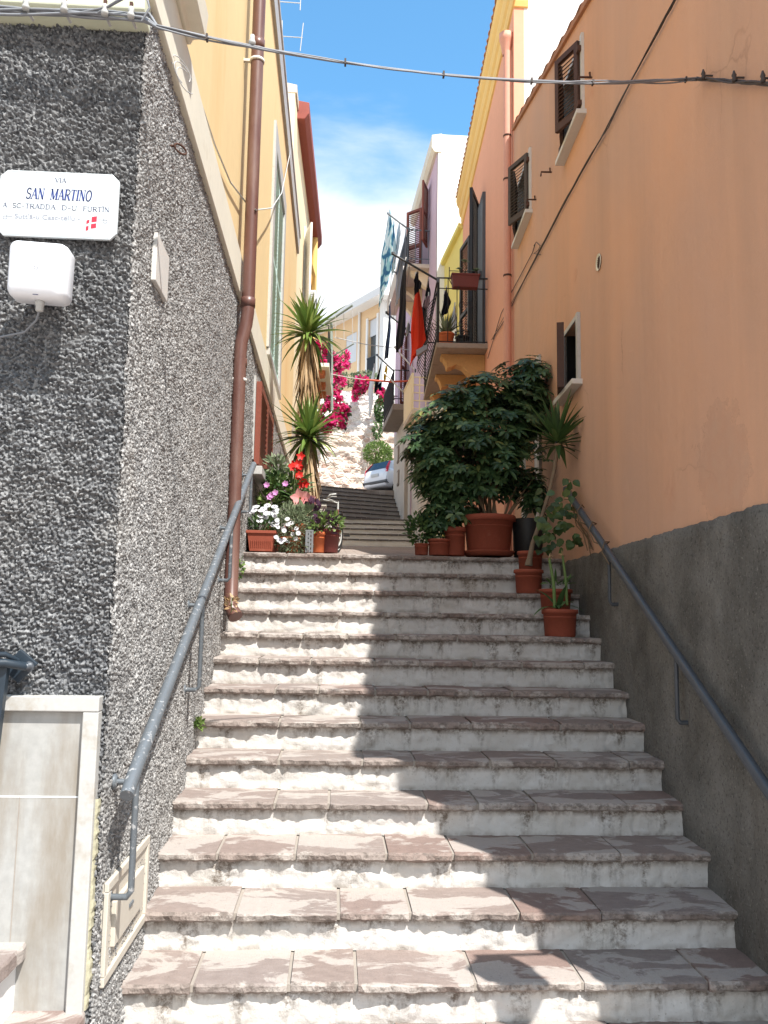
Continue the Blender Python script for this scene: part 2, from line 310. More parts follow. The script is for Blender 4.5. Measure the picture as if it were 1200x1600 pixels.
# ------------------------------------------------------------------ mesh helpers
def V3(v): v = Vector(v); return v if len(v) == 3 else Vector((v.x, v.y, 0))
class B:
    def __init__(s): s.v = []; s.f = []; s.sm = []
    def add(s, vs, fs, smooth=False):
        o = len(s.v); s.v += [tuple(p) for p in vs]; s.f += [tuple(i+o for i in f) for f in fs]; s.sm += [smooth]*len(fs); return s
    def box(s, x0, x1, y0, y1, z0, z1):
        return s.add([(x, y, z) for z in (z0, z1) for y in (y0, y1) for x in (x0, x1)],
                     [(0, 2, 3, 1), (4, 5, 7, 6), (0, 1, 5, 4), (2, 6, 7, 3), (0, 4, 6, 2), (1, 3, 7, 5)])
    def obox(s, c, ax, ay, az):
        c, ax, ay, az = map(Vector, (c, ax, ay, az))
        return s.add([c+ax*i+ay*j+az*k for k in (-1, 1) for j in (-1, 1) for i in (-1, 1)],
                     [(0, 2, 3, 1), (4, 5, 7, 6), (0, 1, 5, 4), (2, 6, 7, 3), (0, 4, 6, 2), (1, 3, 7, 5)])
    def quad(s, a, b, c, d): return s.add([a, b, c, d], [(0, 1, 2, 3)])
    def prism(s, poly, ext):            # polygon (3D points) pushed along ext
        n = len(poly); e = Vector(ext); p = [Vector(q) for q in poly]
        return s.add(p+[q+e for q in p], [tuple(range(n))[::-1], tuple(range(n, 2*n))]+[(i, (i+1) % n, n+(i+1) % n, n+i) for i in range(n)])
    def tube(s, pts, r, n=8, cap=True):
        pts = [Vector(p) for p in pts]; m = len(pts); rs = r if isinstance(r, (list, tuple)) else [r]*m
        vs = []; up = None
        for i, p in enumerate(pts):
            t = (pts[min(i+1, m-1)]-pts[max(i-1, 0)]).normalized()
            if up is None: up = Vector((0, 0, 1)) if abs(t.z) < .9 else Vector((1, 0, 0))
            a = t.cross(up).normalized(); b = a.cross(t).normalized(); up = b
            for k in range(n):
                w = 2*math.pi*k/n; vs.append(p+(a*math.cos(w)+b*math.sin(w))*rs[i])
        fs = [(i*n+k, i*n+(k+1) % n, (i+1)*n+(k+1) % n, (i+1)*n+k) for i in range(m-1) for k in range(n)]
        s.add(vs, fs, True)
        if cap: s.add(vs[:n], [tuple(range(n))]); s.add(vs[-n:], [tuple(range(n))[::-1]])
        return s
    def lathe(s, prof, c, n=28, smooth=True, axis='z'):
        c = Vector(c); vs = []
        for (r, z) in prof:
            for k in range(n):
                w = 2*math.pi*k/n; a, b = r*math.cos(w), r*math.sin(w)
                vs.append(c+Vector((a, b, z) if axis == 'z' else (a, z, b) if axis == 'y' else (z, a, b)))
        m = len(prof)
        return s.add(vs, [(i*n+k, i*n+(k+1) % n, (i+1)*n+(k+1) % n, (i+1)*n+k) for i in range(m-1) for k in range(n)], smooth)
    def leaf(s, base, d, nrm, L, Wd, droop=.2, seg=3, prof=None, fold=.15):
        base = Vector(base); d = Vector(d).normalized(); nrm = Vector(nrm); nrm = (nrm-d*nrm.dot(d))
        if nrm.length < 1e-4: nrm = d.orthogonal()
        nrm.normalize(); sd = d.cross(nrm); vs = []; prof = prof or [.25, 1, .85, 0]
        p = base.copy(); dd = d.copy(); nn = nrm.copy()
        for i in range(seg+1):
            w = Wd*prof[min(len(prof)-1, i)]*.5
            vs += [p-sd*w+nn*fold*w, p, p+sd*w+nn*fold*w]
            p = p+dd*(L/seg); dd = (dd+Vector((0, 0, -droop/seg))).normalized(); nn = (nn-dd*nn.dot(dd)).normalized()
        fs = []
        for i in range(seg):
            a = i*3; fs += [(a, a+1, a+4, a+3), (a+1, a+2, a+5, a+4)]
        return s.add(vs, fs, False)

OR = {}     # world point that is the local origin of every object
def obj(name, b, mat, parent=None, origin=None, bevel=0, solid=0):
    o3 = Vector(origin) if origin is not None else (OR[parent.name] if parent is not None else Vector((0, 0, 0)))
    me = bpy.data.meshes.new(name)
    va = np.array(b.v, dtype=np.float64)-np.array(o3)
    me.from_pydata(va.tolist(), [], b.f); me.polygons.foreach_set('use_smooth', b.sm); me.update()
    o = bpy.data.objects.new(name, me); COL.objects.link(o); me.materials.append(MT[mat])
    if parent is not None: o.parent = parent; o.location = o3-OR[parent.name]
    else: o.location = o3
    OR[o.name] = o3
    if bevel:
        m = o.modifiers.new('b', 'BEVEL'); m.width = bevel; m.segments = 2; m.limit_method = 'ANGLE'; m.angle_limit = R(40)
    if solid:
        m = o.modifiers.new('s', 'SOLIDIFY'); m.thickness = solid; m.offset = 0
    return o
def tag(o, label=None, cat=None, group=None, kind=None):
    for k, v in (('label', label), ('category', cat), ('group', group), ('kind', kind)):
        if v: o[k] = v
    return o
def root(name, loc, label, cat, group=None, kind=None):
    o = bpy.data.objects.new(name, None); COL.objects.link(o); o.location = loc; OR[o.name] = Vector(loc); o.empty_display_size = .2
    return tag(o, label, cat, group, kind)
def copy_tree(src, loc=None, rot=None, label=None):
    def cp(o, par):
        c = o.copy(); COL.objects.link(c); c.parent = par
        for ch in list(o.children): cp(ch, c)
        return c
    c = cp(src, None)
    if loc is not None: c.location = loc
    if rot is not None: c.rotation_euler = rot
    if label: c['label'] = label
    return c
def grid_mesh(name, P, mat, parent, origin=None):      # P: (nu, nv, 3) array -> smooth grid
    nu, nv, _ = P.shape; b = B()
    idx = np.arange(nu*nv).reshape(nu, nv)
    F = np.stack([idx[:-1, :-1], idx[1:, :-1], idx[1:, 1:], idx[:-1, 1:]], -1).reshape(-1, 4)
    o3 = Vector(origin) if origin is not None else OR[parent.name]
    me = bpy.data.meshes.new(name); V = (P.reshape(-1, 3)-np.array(o3)).astype(np.float32)
    me.vertices.add(len(V)); me.vertices.foreach_set('co', V.ravel())
    me.loops.add(len(F)*4); me.loops.foreach_set('vertex_index', F.ravel().astype(np.int32))
    me.polygons.add(len(F)); me.polygons.foreach_set('loop_start', np.arange(0, len(F)*4, 4, dtype=np.int32)); me.polygons.foreach_set('loop_total', np.full(len(F), 4, dtype=np.int32))
    me.polygons.foreach_set('use_smooth', np.ones(len(F), dtype=bool)); me.update(calc_edges=True); me.validate()
    o = bpy.data.objects.new(name, me); COL.objects.link(o); me.materials.append(MT[mat]); o.parent = parent; o.location = o3-OR[parent.name]; OR[o.name] = o3
    return o
def vnoise(x, y, seed=0):               # smooth value noise, numpy
    xi, yi = np.floor(x).astype(int), np.floor(y).astype(int); fx, fy = x-xi, y-yi
    fx = fx*fx*(3-2*fx); fy = fy*fy*(3-2*fy)
    def h(a, b):
        n = (a*374761393+b*668265263+seed*1442695041) & 0x7fffffff; n = ((n ^ (n >> 13))*1274126177) & 0x7fffffff
        return ((n ^ (n >> 16)) & 0xffff)/65535.
    return (h(xi, yi)*(1-fx)+h(xi+1, yi)*fx)*(1-fy)+(h(xi, yi+1)*(1-fx)+h(xi+1, yi+1)*fx)*fy
def pebbles(u, v, cell, seed=1):        # thrown-on pebbles: a bump per jittered cell
    x, y = u/cell, v/cell; xi, yi = np.floor(x).astype(int), np.floor(y).astype(int); out = np.zeros_like(x)
    def h(a, b, k):
        n = (a*374761393+b*668265263+(seed+k)*1442695041) & 0x7fffffff; n = ((n ^ (n >> 13))*1274126177) & 0x7fffffff
        return ((n ^ (n >> 16)) & 0xffff)/65535.
    for i in (-1, 0, 1):
        for j in (-1, 0, 1):
            a, b = xi+i, yi+j
            dx = x-(a+h(a, b, 0)); dy = y-(b+h(a, b, 1)); r = .36+.44*h(a, b, 2); q = h(a, b, 3)*3.14
            ex = dx*np.cos(q)+dy*np.sin(q); ey = (dy*np.cos(q)-dx*np.sin(q))*1.45
            out = np.maximum(out, np.sqrt(np.clip(1-(ex*ex+ey*ey)/(r*r), 0, 1))*(.45+.55*h(a, b, 4)))
    return out
def wall(b, o, du, L, z0, top, holes=(), dep=.18, nrm=None):
    """upright wall sheet from o along du; top(u) is its height; holes (u0,u1,z0,z1) get real reveals of depth dep"""
    o = V3(o); du = V3(du).normalized(); n = V3(nrm).normalized()
    us = sorted({0, L, *[h[0] for h in holes], *[h[1] for h in holes]})
    for a, c in zip(us[:-1], us[1:]):
        hs = sorted([h for h in holes if h[0] <= a+1e-6 and h[1] >= c-1e-6], key=lambda h: h[2])
        z = z0; P = lambda u, zz: Vector((o.x+du.x*u, o.y+du.y*u, zz))
        for h in hs:
            b.quad(P(a, z), P(c, z), P(c, h[2]), P(a, h[2])); z = h[3]
        b.quad(P(a, z), P(c, z), P(c, top(c)), P(a, top(a)))
    for h in holes:
        P = lambda u, zz, k=0: Vector((o.x+du.x*u, o.y+du.y*u, zz))-n*k
        u0, u1, a, c = h
        b.quad(P(u0, a), P(u1, a), P(u1, a, dep), P(u0, a, dep)); b.quad(P(u0, c), P(u1, c), P(u1, c, dep), P(u0, c, dep))
        b.quad(P(u0, a), P(u0, c), P(u0, c, dep), P(u0, a, dep)); b.quad(P(u1, a), P(u1, c), P(u1, c, dep), P(u1, a, dep))
    return b

XL = -.825
def WR(y): return 1.729+.042*y          # the right-hand wall line
Y0, T, RI = 3.70, .327, .17             # first nosing, tread, riser
LZ = lambda y: 2.21+max(0, y-7.62)*.0897   # sloping landing

# ------------------------------------------------------------------ ground and stairs
b = B(); b.box(-1500, 1500, -1500, 3000, -.6, -.17); tag(obj('ground', b, 'paving'), kind='structure')
st = root('stair_flight', (0, Y0, 0), None, None, kind='structure')
def make_step(k, Yn, z, xl, xr, par, dx=.012, th=.041, depth=T, seed=0, ang=0., mat='tread'):
    rg = random.Random(100+k+seed); b = B(); x = xl
    yn = lambda xx: Yn+ang*(xx-xl)
    while x < xr-.02:
        w = rg.uniform(.26, .56); x1 = min(xr, x+w)
        if xr-x1 < .18: x1 = xr
        g = .008 if x1 < xr else 0
        nx = max(3, int((x1-x-2*g)/dx)); off = rg.uniform(-.012, .006); dz = rg.uniform(-.004, .005); sk = rg.uniform(-.03, .03); ph = rg.uniform(0, 90)
        vs = []
        for i in range(nx+1):
            xx = x+g+(x1-x-2*g)*i/nx
            n1 = (mnoise.noise(Vector((xx*9, ph, k*3.7)))*.008+mnoise.noise(Vector((xx*33, ph, k*3.7)))*.005)
            n2 = (mnoise.noise(Vector((xx*9, ph+40, k*3.7)))*.010+mnoise.noise(Vector((xx*38, ph+9, k*1.7)))*.008)
            n3 = mnoise.noise(Vector((xx*22, ph+70, k)))*.005
            chip = min(i, nx-i); ch = .010 if chip == 0 else .003 if chip == 1 else 0
            yb = yn(xx)+depth+.05; s2 = sk*(0 if 2 < i < nx-2 else 1)*0
            vs += [(xx, yb, z+dz), (xx, yn(xx)+off+.05, z+dz+n3*.5), (xx, yn(xx)+off+.010+n1*.6+ch, z+dz-.002+n3*.3), (xx, yn(xx)+off+n1+ch, z-.010+n3), (xx, yn(xx)+off+n2+ch, z-.030+n3), (xx, yn(xx)+off+.012+n2, z-th+n2*.5), (xx, yb, z-th)]
        q = 7; fs = [(i*q+j, (i+1)*q+j, (i+1)*q+j+1, i*q+j+1) for i in range(nx) for j in range(6)]
        fs += [tuple(range(q))[::-1], tuple(nx*q+j for j in range(q))]
        b.add(vs, fs); x = x1
    tr = obj('tread', b, mat, par, origin=(xl, Yn, z))
    b = B(); m = [(xl+.002, yn(xl)+.020), (xr-.002, yn(xr)+.020), (xr-.002, yn(xr)+depth+.04), (xl+.002, yn(xl)+depth+.04)]
    b.prism([(p[0], p[1], z-th+.004) for p in m], (0, 0, th-.0125)); obj('mortar_bed', b, 'mortar', par)
    return tr
def make_riser(k, Yn, ztop, zbot, xl, xr, par, seed=0, ang=0., du=.012, mat='riser'):
    h = ztop-zbot; nu, nv = int((xr-xl)/du), 13
    u, v = np.meshgrid(np.linspace(xl, xr, nu), np.linspace(0, 1, nv), indexing='ij')
    rg = random.Random(200+k+seed); js = []; x = xl
    while x < xr: x += rg.uniform(.22, .46); js.append(x)
    d = (vnoise(u*9, v*3+k*7, 3)-.5)*.016+(vnoise(u*34, v*6+k*5, 4)-.5)*.010+(vnoise(u*80, v*11+k, 5)-.5)*.005
    for j in js: d -= .013*np.exp(-((u-j-.012*np.sin(v*5+j))/.011)**2)
    P = np.stack([u, Yn+ang*(u-xl)+.034-d*.72, ztop-h*v], -1)
    return grid_mesh('riser', P, mat, par, origin=(xl, Yn, ztop))
for k in range(-1, 13):
    z = RI+RI*k; Yn = Y0+T*k
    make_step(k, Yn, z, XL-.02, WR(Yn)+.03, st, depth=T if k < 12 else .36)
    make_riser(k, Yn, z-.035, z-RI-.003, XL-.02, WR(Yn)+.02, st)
b = B(); prof = []
for k in range(-1, 13):
    prof += [(Y0+T*k+.07, RI*k-.03), (Y0+T*k+.07, RI+RI*k-.06)]
prof += [(7.9, 2.14), (7.9, -.5), (3.4, -.5)]
b.prism([(XL-.02, y, z) for y, z in prof], (3.1, 0, 0)); obj('stair_core', b, 'mortar', st)

la = root('landing', (0, 7.6, 2.2), None, None, kind='structure')
b = B(); b.prism([(-1.3, 7.93, 2.212), (-1.3, 21.05, LZ(21.0)), (-1.3, 21.05, 1), (-1.3, 7.93, 1)], (4.4, 0, 0)); obj('paving', b, 'paving', la)
f2 = root('stair_flight', (0, 21, 3.4), None, None, kind='structure')
ZB = LZ(21)
for k in range(5):
    Yn = 21+.38*k; z = ZB+.172*(k+1)
    make_step(k, Yn, z, -1.1, 2.3, f2, .05, th=.034, depth=.40 if k < 4 else .75, seed=50, mat='slabshade'); make_riser(k, Yn, z-.03, z-.18, -1.1, 2.3, f2, 50, du=.05, mat='riserfar')
f3 = root('stair_flight', (0, 23, 4.3), None, None, kind='structure')
ZC = ZB+.172*5
for k in range(8):
    Yn = 22.85+.36*k; z = ZC+.166*(k+1)
    make_step(k, Yn, z, -1.2, 2.1, f3, .05, th=.034, depth=.40 if k < 7 else .9, seed=70, ang=.40, mat='slabshade'); make_riser(k, Yn, z-.03, z-.175, -1.2, 2.1, f3, 70, ang=.40, du=.05, mat='slabfar')
ZD = ZC+.166*8
b = B(); b.prism([(-1.3, 21.1, 1), (-1.3, 21.1, ZB), (-1.3, 23, ZC-.06), (-1.3, 23.3, ZC-.06), (-1.3, 26.2, ZD-.06), (-1.3, 26.6, 1)], (4.4, 4.4*.4, 0)); obj('stair_core', b, 'mortar', f3)
b = B(); b.prism([(-9, 26.2, ZD-.012), (-9, 36, 7.05), (-9, 60, 9.2), (-9, 60, 0), (-9, 26.2, 0)], (40, 0, 0)); tag(obj('upper_street', b, 'paving', origin=(0, 30, 6)), kind='structure')
# side steps at the foot of the left house
ss = root('side_steps', (-1.4, 3.0, 0), None, None, kind='structure')
def slab(b, x0, x1, y0, y1, z, th, seed):
    rg = random.Random(seed); n = 26; vs = []
    for i in range(n+1):
        y = y0+(y1-y0)*i/n; e = rg.uniform(-.008, .008)
        vs += [(x0, y, z), (x1+e-.006, y, z), (x1+e, y, z-.01), (x1+e*.6, y, z-th), (x0, y, z-th)]
    b.add(vs, [(i*5+j, (i+1)*5+j, (i+1)*5+(j+1) % 5, i*5+(j+1) % 5) for i in range(n) for j in range(5)]+[(0, 1, 2, 3, 4), tuple(n*5+j for j in range(5))[::-1]])
b = B(); slab(b, -1.5, -.835, 2.2, 3.262, .262, .05, 1); slab(b, -3, -1.06, 2.2, 3.262, .49, .05, 2); obj('tread', b, 'tread', ss)
b = B(); b.box(-1.48, -.87, 2.23, 3.262, -.17, .210); b.box(-3, -1.09, 2.23, 3.262, .2625, .438); obj('riser', b, 'white', ss)
# ------------------------------------------------------------------ building helpers
Z3 = Vector((0, 0, 1))
def hb(b, p, d, w, n, z0, z1):      # horizontal-run box: from p along d for w, thickness vector n (full), heights z0..z1
    p = V3(p); d = V3(d).normalized()*w*.5; n = V3(n)*.5
    return b.obox((p.x+d.x+n.x, p.y+d.y+n.y, (z0+z1)/2), d, n, (0, 0, (z1-z0)/2))
def shutter_leaf(name, par, p, d, w, z0, z1, mat, th=.035, fr=.055, sp=.042, mid=True):
    p = Vector((p[0], p[1], 0)); d = Vector((d[0], d[1], 0)).normalized(); n = d.cross(Z3)
    b = B(); q = p-n*th*.5
    hb(b, q, d, fr, n*th, z0, z1); hb(b, q+d*(w-fr), d, fr, n*th, z0, z1)
    hb(b, q+d*fr, d, w-2*fr, n*th*.96, z0, z0+fr*1.3); hb(b, q+d*fr, d, w-2*fr, n*th*.96, z1-fr, z1)
    rails = [(z0+fr*1.3, z1-fr)]
    if mid: zm = (z0+z1)/2; hb(b, q+d*fr, d, w-2*fr, n*th*.96, zm-fr*.5, zm+fr*.5); rails = [(z0+fr*1.3, zm-fr*.5), (zm+fr*.5, z1-fr)]
    for a, c in rails:
        k = max(1, int((c-a)/sp)); s = (c-a)/k
        for i in range(k):
            c3 = p+d*(w/2); b.obox((c3.x, c3.y, a+s*(i+.5)), d*(w/2-fr), (n*.42+Z3*.42).normalized()*s*.62, (n-Z3).normalized()*.004)
    return obj(name, b, mat, par)
def frame4(b, o, d, n, u0, u1, z0, z1, fw, pr):   # flat trim round an opening, proud by pr, butted
    o = V3(o); d = V3(d).normalized(); n = V3(n).normalized()
    for a, c, e, f in ((u0-fw, u0, z0, z1), (u1, u1+fw, z0, z1), (u0-fw, u1+fw, z1, z1+fw)):
        hb(b, o+d*a-n*.002, d, c-a, n*(pr+.002), e, f)
    return b

# ================================================================== LEFT: roughcast house with yellow upper floor
lh = root('roughcast_house', (XL, 3.29, 0), 'tall house on the left with grey pebbledash below and yellow plaster above a pale band', 'house')
# front, facing the viewer
nx, nz = 330, 1200
u, v = np.meshgrid(np.linspace(-1.95, XL+.004, nx), np.linspace(-.15, 3.99, nz), indexing='ij')
h = pebbles(u, v, .0140, 1)*.019+pebbles(u*.9+v*.4, v*.9-u*.4, .0095, 9)*.009+vnoise(u*22, v*22, 2)*.018+vnoise(u*2.2, v*2.2, 6)*.012-.022
v = v*(4.04+.15)/(3.99+.15)+.15*(4.04+.15)/(3.99+.15)-.15
P = np.stack([u-np.clip((u-XL+.03)/.03, 0, 1)**2*.006, 3.29-h+np.clip((u-XL+.03)/.03, 0, 1)**2*.012, v], -1)
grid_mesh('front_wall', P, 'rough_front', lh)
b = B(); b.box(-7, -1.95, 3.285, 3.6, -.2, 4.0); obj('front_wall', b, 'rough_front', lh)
# side, along the stairs (window hole left open further up)
def side_patch(y0, y1, z0, z1, ny, nz):
    u, v = np.meshgrid(np.linspace(y0, y1, ny), np.linspace(z0, z1, nz), indexing='ij')
    h = pebbles(u, v, .0118, 3)*.0115+pebbles(u*.9+v*.4, v*.9-u*.4, .008, 5)*.005+vnoise(u*18, v*18, 8)*.010+vnoise(u*1.6, v*1.6, 12)*.014-.012
    e = np.clip((3.32-u)/.03, 0, 1)**2
    return grid_mesh('side_wall', np.stack([XL+h-e*.010, u, v], -1)[:, ::-1], 'rough_side', lh)
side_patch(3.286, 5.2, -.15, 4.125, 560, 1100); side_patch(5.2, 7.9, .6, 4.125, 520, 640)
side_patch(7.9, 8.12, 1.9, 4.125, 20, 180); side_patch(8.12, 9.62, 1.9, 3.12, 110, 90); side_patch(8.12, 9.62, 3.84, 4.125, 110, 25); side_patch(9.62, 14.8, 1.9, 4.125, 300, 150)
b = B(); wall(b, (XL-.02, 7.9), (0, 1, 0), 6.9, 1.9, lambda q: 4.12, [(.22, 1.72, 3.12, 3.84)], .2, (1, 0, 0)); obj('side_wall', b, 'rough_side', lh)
b = B(); b.box(-6.9, -1.2, 3.6, 14.8, -.3, 8.1); obj('core', b, 'dark', lh)
b = B(); b.box(-7, XL-.03, 14.79, 14.83, 1.9, 8.2); obj('rear_gable', b, 'cream', lh)
# bands and cornices
b = B(); b.box(XL-.05, XL+.035, 3.235, 14.79, 4.12, 4.43); obj('string_course', b, 'creamtrim', lh, bevel=.008)
b = B(); b.prism([(XL-.05, 3.17, 4.435), (XL+.05, 3.17, 4.435), (XL+.06, 3.17, 4.46), (XL+.12, 3.17, 4.47), (XL+.13, 3.17, 4.60), (XL-.05, 3.17, 4.66)], (0, .80, 0)); obj('corner_moulding', b, 'creamtrim', lh, bevel=.006)
b = B(); b.prism([(-7, 3.30, 4.005), (-7, 3.225, 4.012), (-7, 3.195, 4.035), (-7, 3.19, 4.13), (-7, 3.15, 4.155), (-7, 3.15, 4.6), (-7, 3.30, 4.64)], (7+XL+.012, 0, 0)); obj('front_cornice', b, 'trimgreen', lh, bevel=.005)
b = B(); wall(b, (XL-.006, 3.4), (0, 1, 0), 11.39, 4.43, lambda q: 8.14, [(6.12, 7.7, 4.62, 7.06)], .16, (1, 0, 0)); obj('upper_wall', b, 'yellow', lh)
b = B(); b.box(-7, XL-.01, 3.36, 3.40, 4.6, 8.14); obj('upper_wall', b, 'yellow', lh)
b = B(); b.prism([(XL-.1, 3.3, 8.12), (XL+.03, 3.3, 8.12), (XL+.035, 3.3, 8.40), (XL+.05, 3.3, 8.41), (XL+.05, 3.3, 8.47), (XL-.1, 3.3, 8.50)], (0, 11.5, 0)); obj('roof_cornice', b, 'marblet', lh)
b = B(); b.box(-7, XL-.1, 3.3, 14.8, 8.14, 8.38); obj('roof', b, 'creamtrim', lh)
# tall window with pale green shutters
w = obj('window', frame4(B(), (XL-.006, 3.4), (0, 1, 0), (1, 0, 0), 6.12, 7.7, 4.62, 7.06, .24, .03), 'marblet', lh)
b = B(); b.box(XL-.16, XL-.15, 9.5, 11.1, 4.6, 7.1); obj('pane', b, 'paneg', w)
shutter_leaf('shutter_leaf', w, (XL-.02, 9.53), (0, 1), .78, 4.66, 7.04, 'shutterteal', .04, .08, .05)
shutter_leaf('shutter_leaf', w, (XL-.02, 10.32), (0, 1), .77, 4.66, 7.04, 'shutterteal', .04, .08, .05)
b = B(); b.box(XL-.05, XL+.035, 9.3, 11.3, 4.53, 4.61); obj('sill', b, 'marblet', w, bevel=.006)
# low window with red-brown louvred shutters
w = obj('window', frame4(B(), (XL+.002, 7.9), (0, 1, 0), (1, 0, 0), .22, 1.72, 3.12, 3.84, .09, .02), 'marblet', lh)
shutter_leaf('shutter_leaf', w, (XL+.05, 8.06), (0, 1), .80, 3.08, 3.88, 'shutterred', .05, .075, .05, False)
shutter_leaf('shutter_leaf', w, (XL+.05, 8.88), (0, 1), .80, 3.08, 3.88, 'shutterred', .05, .075, .05, False)
b = B(); b.box(XL-.02, XL+.11, 8.0, 9.76, 2.97, 3.05); obj('sill', b, 'marblet', w, bevel=.005)
# marble cladding round the doorway at the left edge
b = B(); b.box(-1.95, -.905, 3.262, 3.28, -.1, .984); mp = obj('marble_panel', b, 'marble', lh, bevel=.002); b = B(); b.box(-1.95, -.905, 3.264, 3.28, .990, 1.288); mp = obj('marble_panel', b, 'marble', lh, bevel=.002)
b = B(); b.box(-1.118, -1.115, 3.2605, 3.263, .2, .985); obj('panel_joint', b, 'mortar', mp); b = B(); b.box(-1.95, -.905, 3.261, 3.28, .9842, .9898); obj('panel_joint', b, 'wpaint', mp)
b = B(); b.box(-.905, -.848, 3.238, 3.30, -.1, 1.29); b.box(-1.95, -.848, 3.236, 3.30, 1.2905, 1.345); obj('marble_surround', b, 'marblet', lh, bevel=.004)
b = B(); n = 60
vs = []
for i in range(n+1):
    z = .26+.72*i/n; wv = max(-.010, -.004+.014*mnoise.noise(Vector((z*9, 0, 0)))+.008*mnoise.noise(Vector((z*40, 0, 0))))
    vs += [(-.849, 3.262, z), (-.849+wv+.012, 3.266, z), (-.849+wv+.016, 3.30, z)]
b.add(vs, [(i*3+j, i*3+j+1, i*3+j+4, i*3+j+3) for i in range(n) for j in range(2)]); obj('lit_limewash_edge', b, 'limelit', lh)  # part limewash, part the sunlit side of the surround put into the colour
# blank plaque and meter hatch on the side wall
b = B(); b.box(XL, XL+.022, 3.585, 3.85, 3.07, 3.285); obj('stone_plaque', b, 'sill', lh, bevel=.003)
b = B(); x = XL+.010
b.box(XL-.02, x, 3.345, 4.06, .30, .665)
for (a, c, e, f) in ((3.345, 4.06, .30, .335), (3.345, 4.06, .63, .665), (3.345, 3.38, .3352, .6298), (4.025, 4.06, .3352, .6298)): b.box(XL, x+.012, a, c, e, f)
b.box(XL, x+.016, 3.46, 3.945, .40, .565)
hc = obj('meter_hatch', b, 'hatch', lh, bevel=.004)
b = B(); b.box(XL, x+.022, 3.675, 3.735, .475, .487); obj('latch', b, 'metal', hc)

# ================================================================== LEFT: cream house with red eave
def XC(y): return -.955+.027*(y-15)
ch = root('cream_house', (-.95, 15, 2.8), 'narrow cream house further up on the left under a dark red eave', 'house')
cn = Vector((1, -.027, 0)).normalized()
b = B(); wall(b, (XC(14.85), 14.85), (.027, 1, 0), 6.4, 2.5, lambda q: 11.2, [(3.4, 4.5, 8.2, 10.1)], .2, cn); wall(b, (-5, 14.85), (1, 0, 0), 5+XC(14.85), 2.5, lambda q: 11.25, [], .2, (0, -1, 0)); wall(b, (-5, 21.25), (1, 0, 0), 5+XC(21.25), 2.5, lambda q: 11.2, [], .2, (0, 1, 0)); obj('wall', b, 'cream', ch)
b = B(); wall(b, (XC(14.9)+.004, 14.9), (.027, 1, 0), 6.3, 2.6, lambda q: 5.4+.15*math.sin(q*3), [], .2, cn); obj('base_plaster', b, 'beige', ch)
b = B(); b.prism([(-.97, 15.4, 11.08), (-.80, 15.4, 11.08), (-.72, 15.4, 11.20), (-.72, 15.4, 11.42), (-.97, 15.4, 11.46)], (.157, 5.8, 0)); obj('eave', b, 'eave', ch, bevel=.01)
b = B(); b.prism([(-1.2, 14.84, 11.25), (-.93, 14.84, 11.25), (-.93, 14.84, 11.40), (-1.2, 14.84, 11.45)], (.01, .56, 0)); obj('parapet', b, 'beige', ch)
b = B(); b.quad((-5, 14.85, 11.25), (-.96, 14.85, 11.25), (-.8, 21.25, 11.25), (-5, 21.25, 11.25)); obj('roof', b, 'tile', ch)
wn_ = obj('window', frame4(B(), (XC(14.85), 14.85), (.027, 1, 0), cn, 3.4, 4.5, 8.2, 10.1, .12, .03), 'wpaint', ch)
b = B(); hb(b, (XC(18.2)-.14, 18.2), (.027, 1, 0), 1.2, cn*-.02, 8.15, 10.15); obj('pane', b, 'paneg', wn_)
shutter_leaf('shutter_leaf', wn_, (XC(18.15)+.05, 18.15), (.25, -1), .5, 8.2, 10.1, 'wpaint', .04, .07, .06)
# yellow gutter pipe and air conditioner of the far end
t_ = root('gutter_pipe', (-.72, 20.6, 8.3), 'yellow drainpipe running down the end of the cream house above the yucca', 'pipe')
b = B(); b.tube([(-.72, 20.6, 11.1), (-.72, 20.6, 8.3)], .075, 10); obj('pipe', b, 'yelcorn', t_)
b = B(); b.tube([(-.80, 19.6, 10.05), (-.76, 20.2, 10.1), (-.71, 20.45, 10.0), (-.71, 20.45, 8.4)], .05, 8); obj('branch_pipe', b, 'yelcorn', t_)
t_ = root('air_conditioner', (-.78, 19.0, 8.4), 'small white air conditioner unit on the cream house wall above the yucca', 'air conditioner')
b = B(); b.box(-.84, -.60, 18.6, 19.4, 8.35, 8.95); obj('housing', b, 'wpaint', t_, bevel=.015)
b = B(); b.lathe([(.24, 0), (.24, .012), (.0, .012)], (-.598, 19.0, 8.65), 24, axis='x'); obj('fan_grille', b, 'blackpl', t_)
b = B(); b.box(-.83, -.62, 18.59, 18.598, 8.42, 8.9); [b.box(-.82, -.63, 18.582, 18.592, 8.44+.05*i, 8.46+.05*i) for i in range(9)]; obj('side_vent', b, 'plasticg', t_)

# ================================================================== RIGHT: orange house
WD = Vector((.042, 1, 0)).normalized(); WNm = Vector((-1, .042, 0)).normalized()
YF = 2.62
def wp(y, out=0., z=0.): return Vector((WR(y), y, z))+WNm*out
U = lambda y: (y-YF)*math.sqrt(1+.042**2)
def rooftop(y): return 6.81+.302*(y-6.51)
oh = root('orange_house', (WR(YF), YF, 0), 'big orange plastered house on the right with a grey cement base', 'house')
holes = [(U(9.14), U(9.96), 6.24, 6.98), (U(6.72), U(7.42), 5.92, 6.62), (U(6.98), U(7.52), 3.68, 4.24), (U(8.72), U(9.55), 2.30, 4.32)]
b = B(); wall(b, wp(YF), WD, U(10.3), -.3, lambda q: rooftop(YF+q/1.00088), holes, .17, WNm); obj('side_wall', b, 'orange', oh)
fx = WR(YF)
b = B(); wall(b, (fx, YF), (1, 0, 0), 7, -.3, lambda q: rooftop(YF), [(1.2, 2.3, 0, 2.3), (3.6, 4.6, 3.4, 4.8)], .2, (0, -1, 0)); obj('front_wall', b, 'orange', oh)
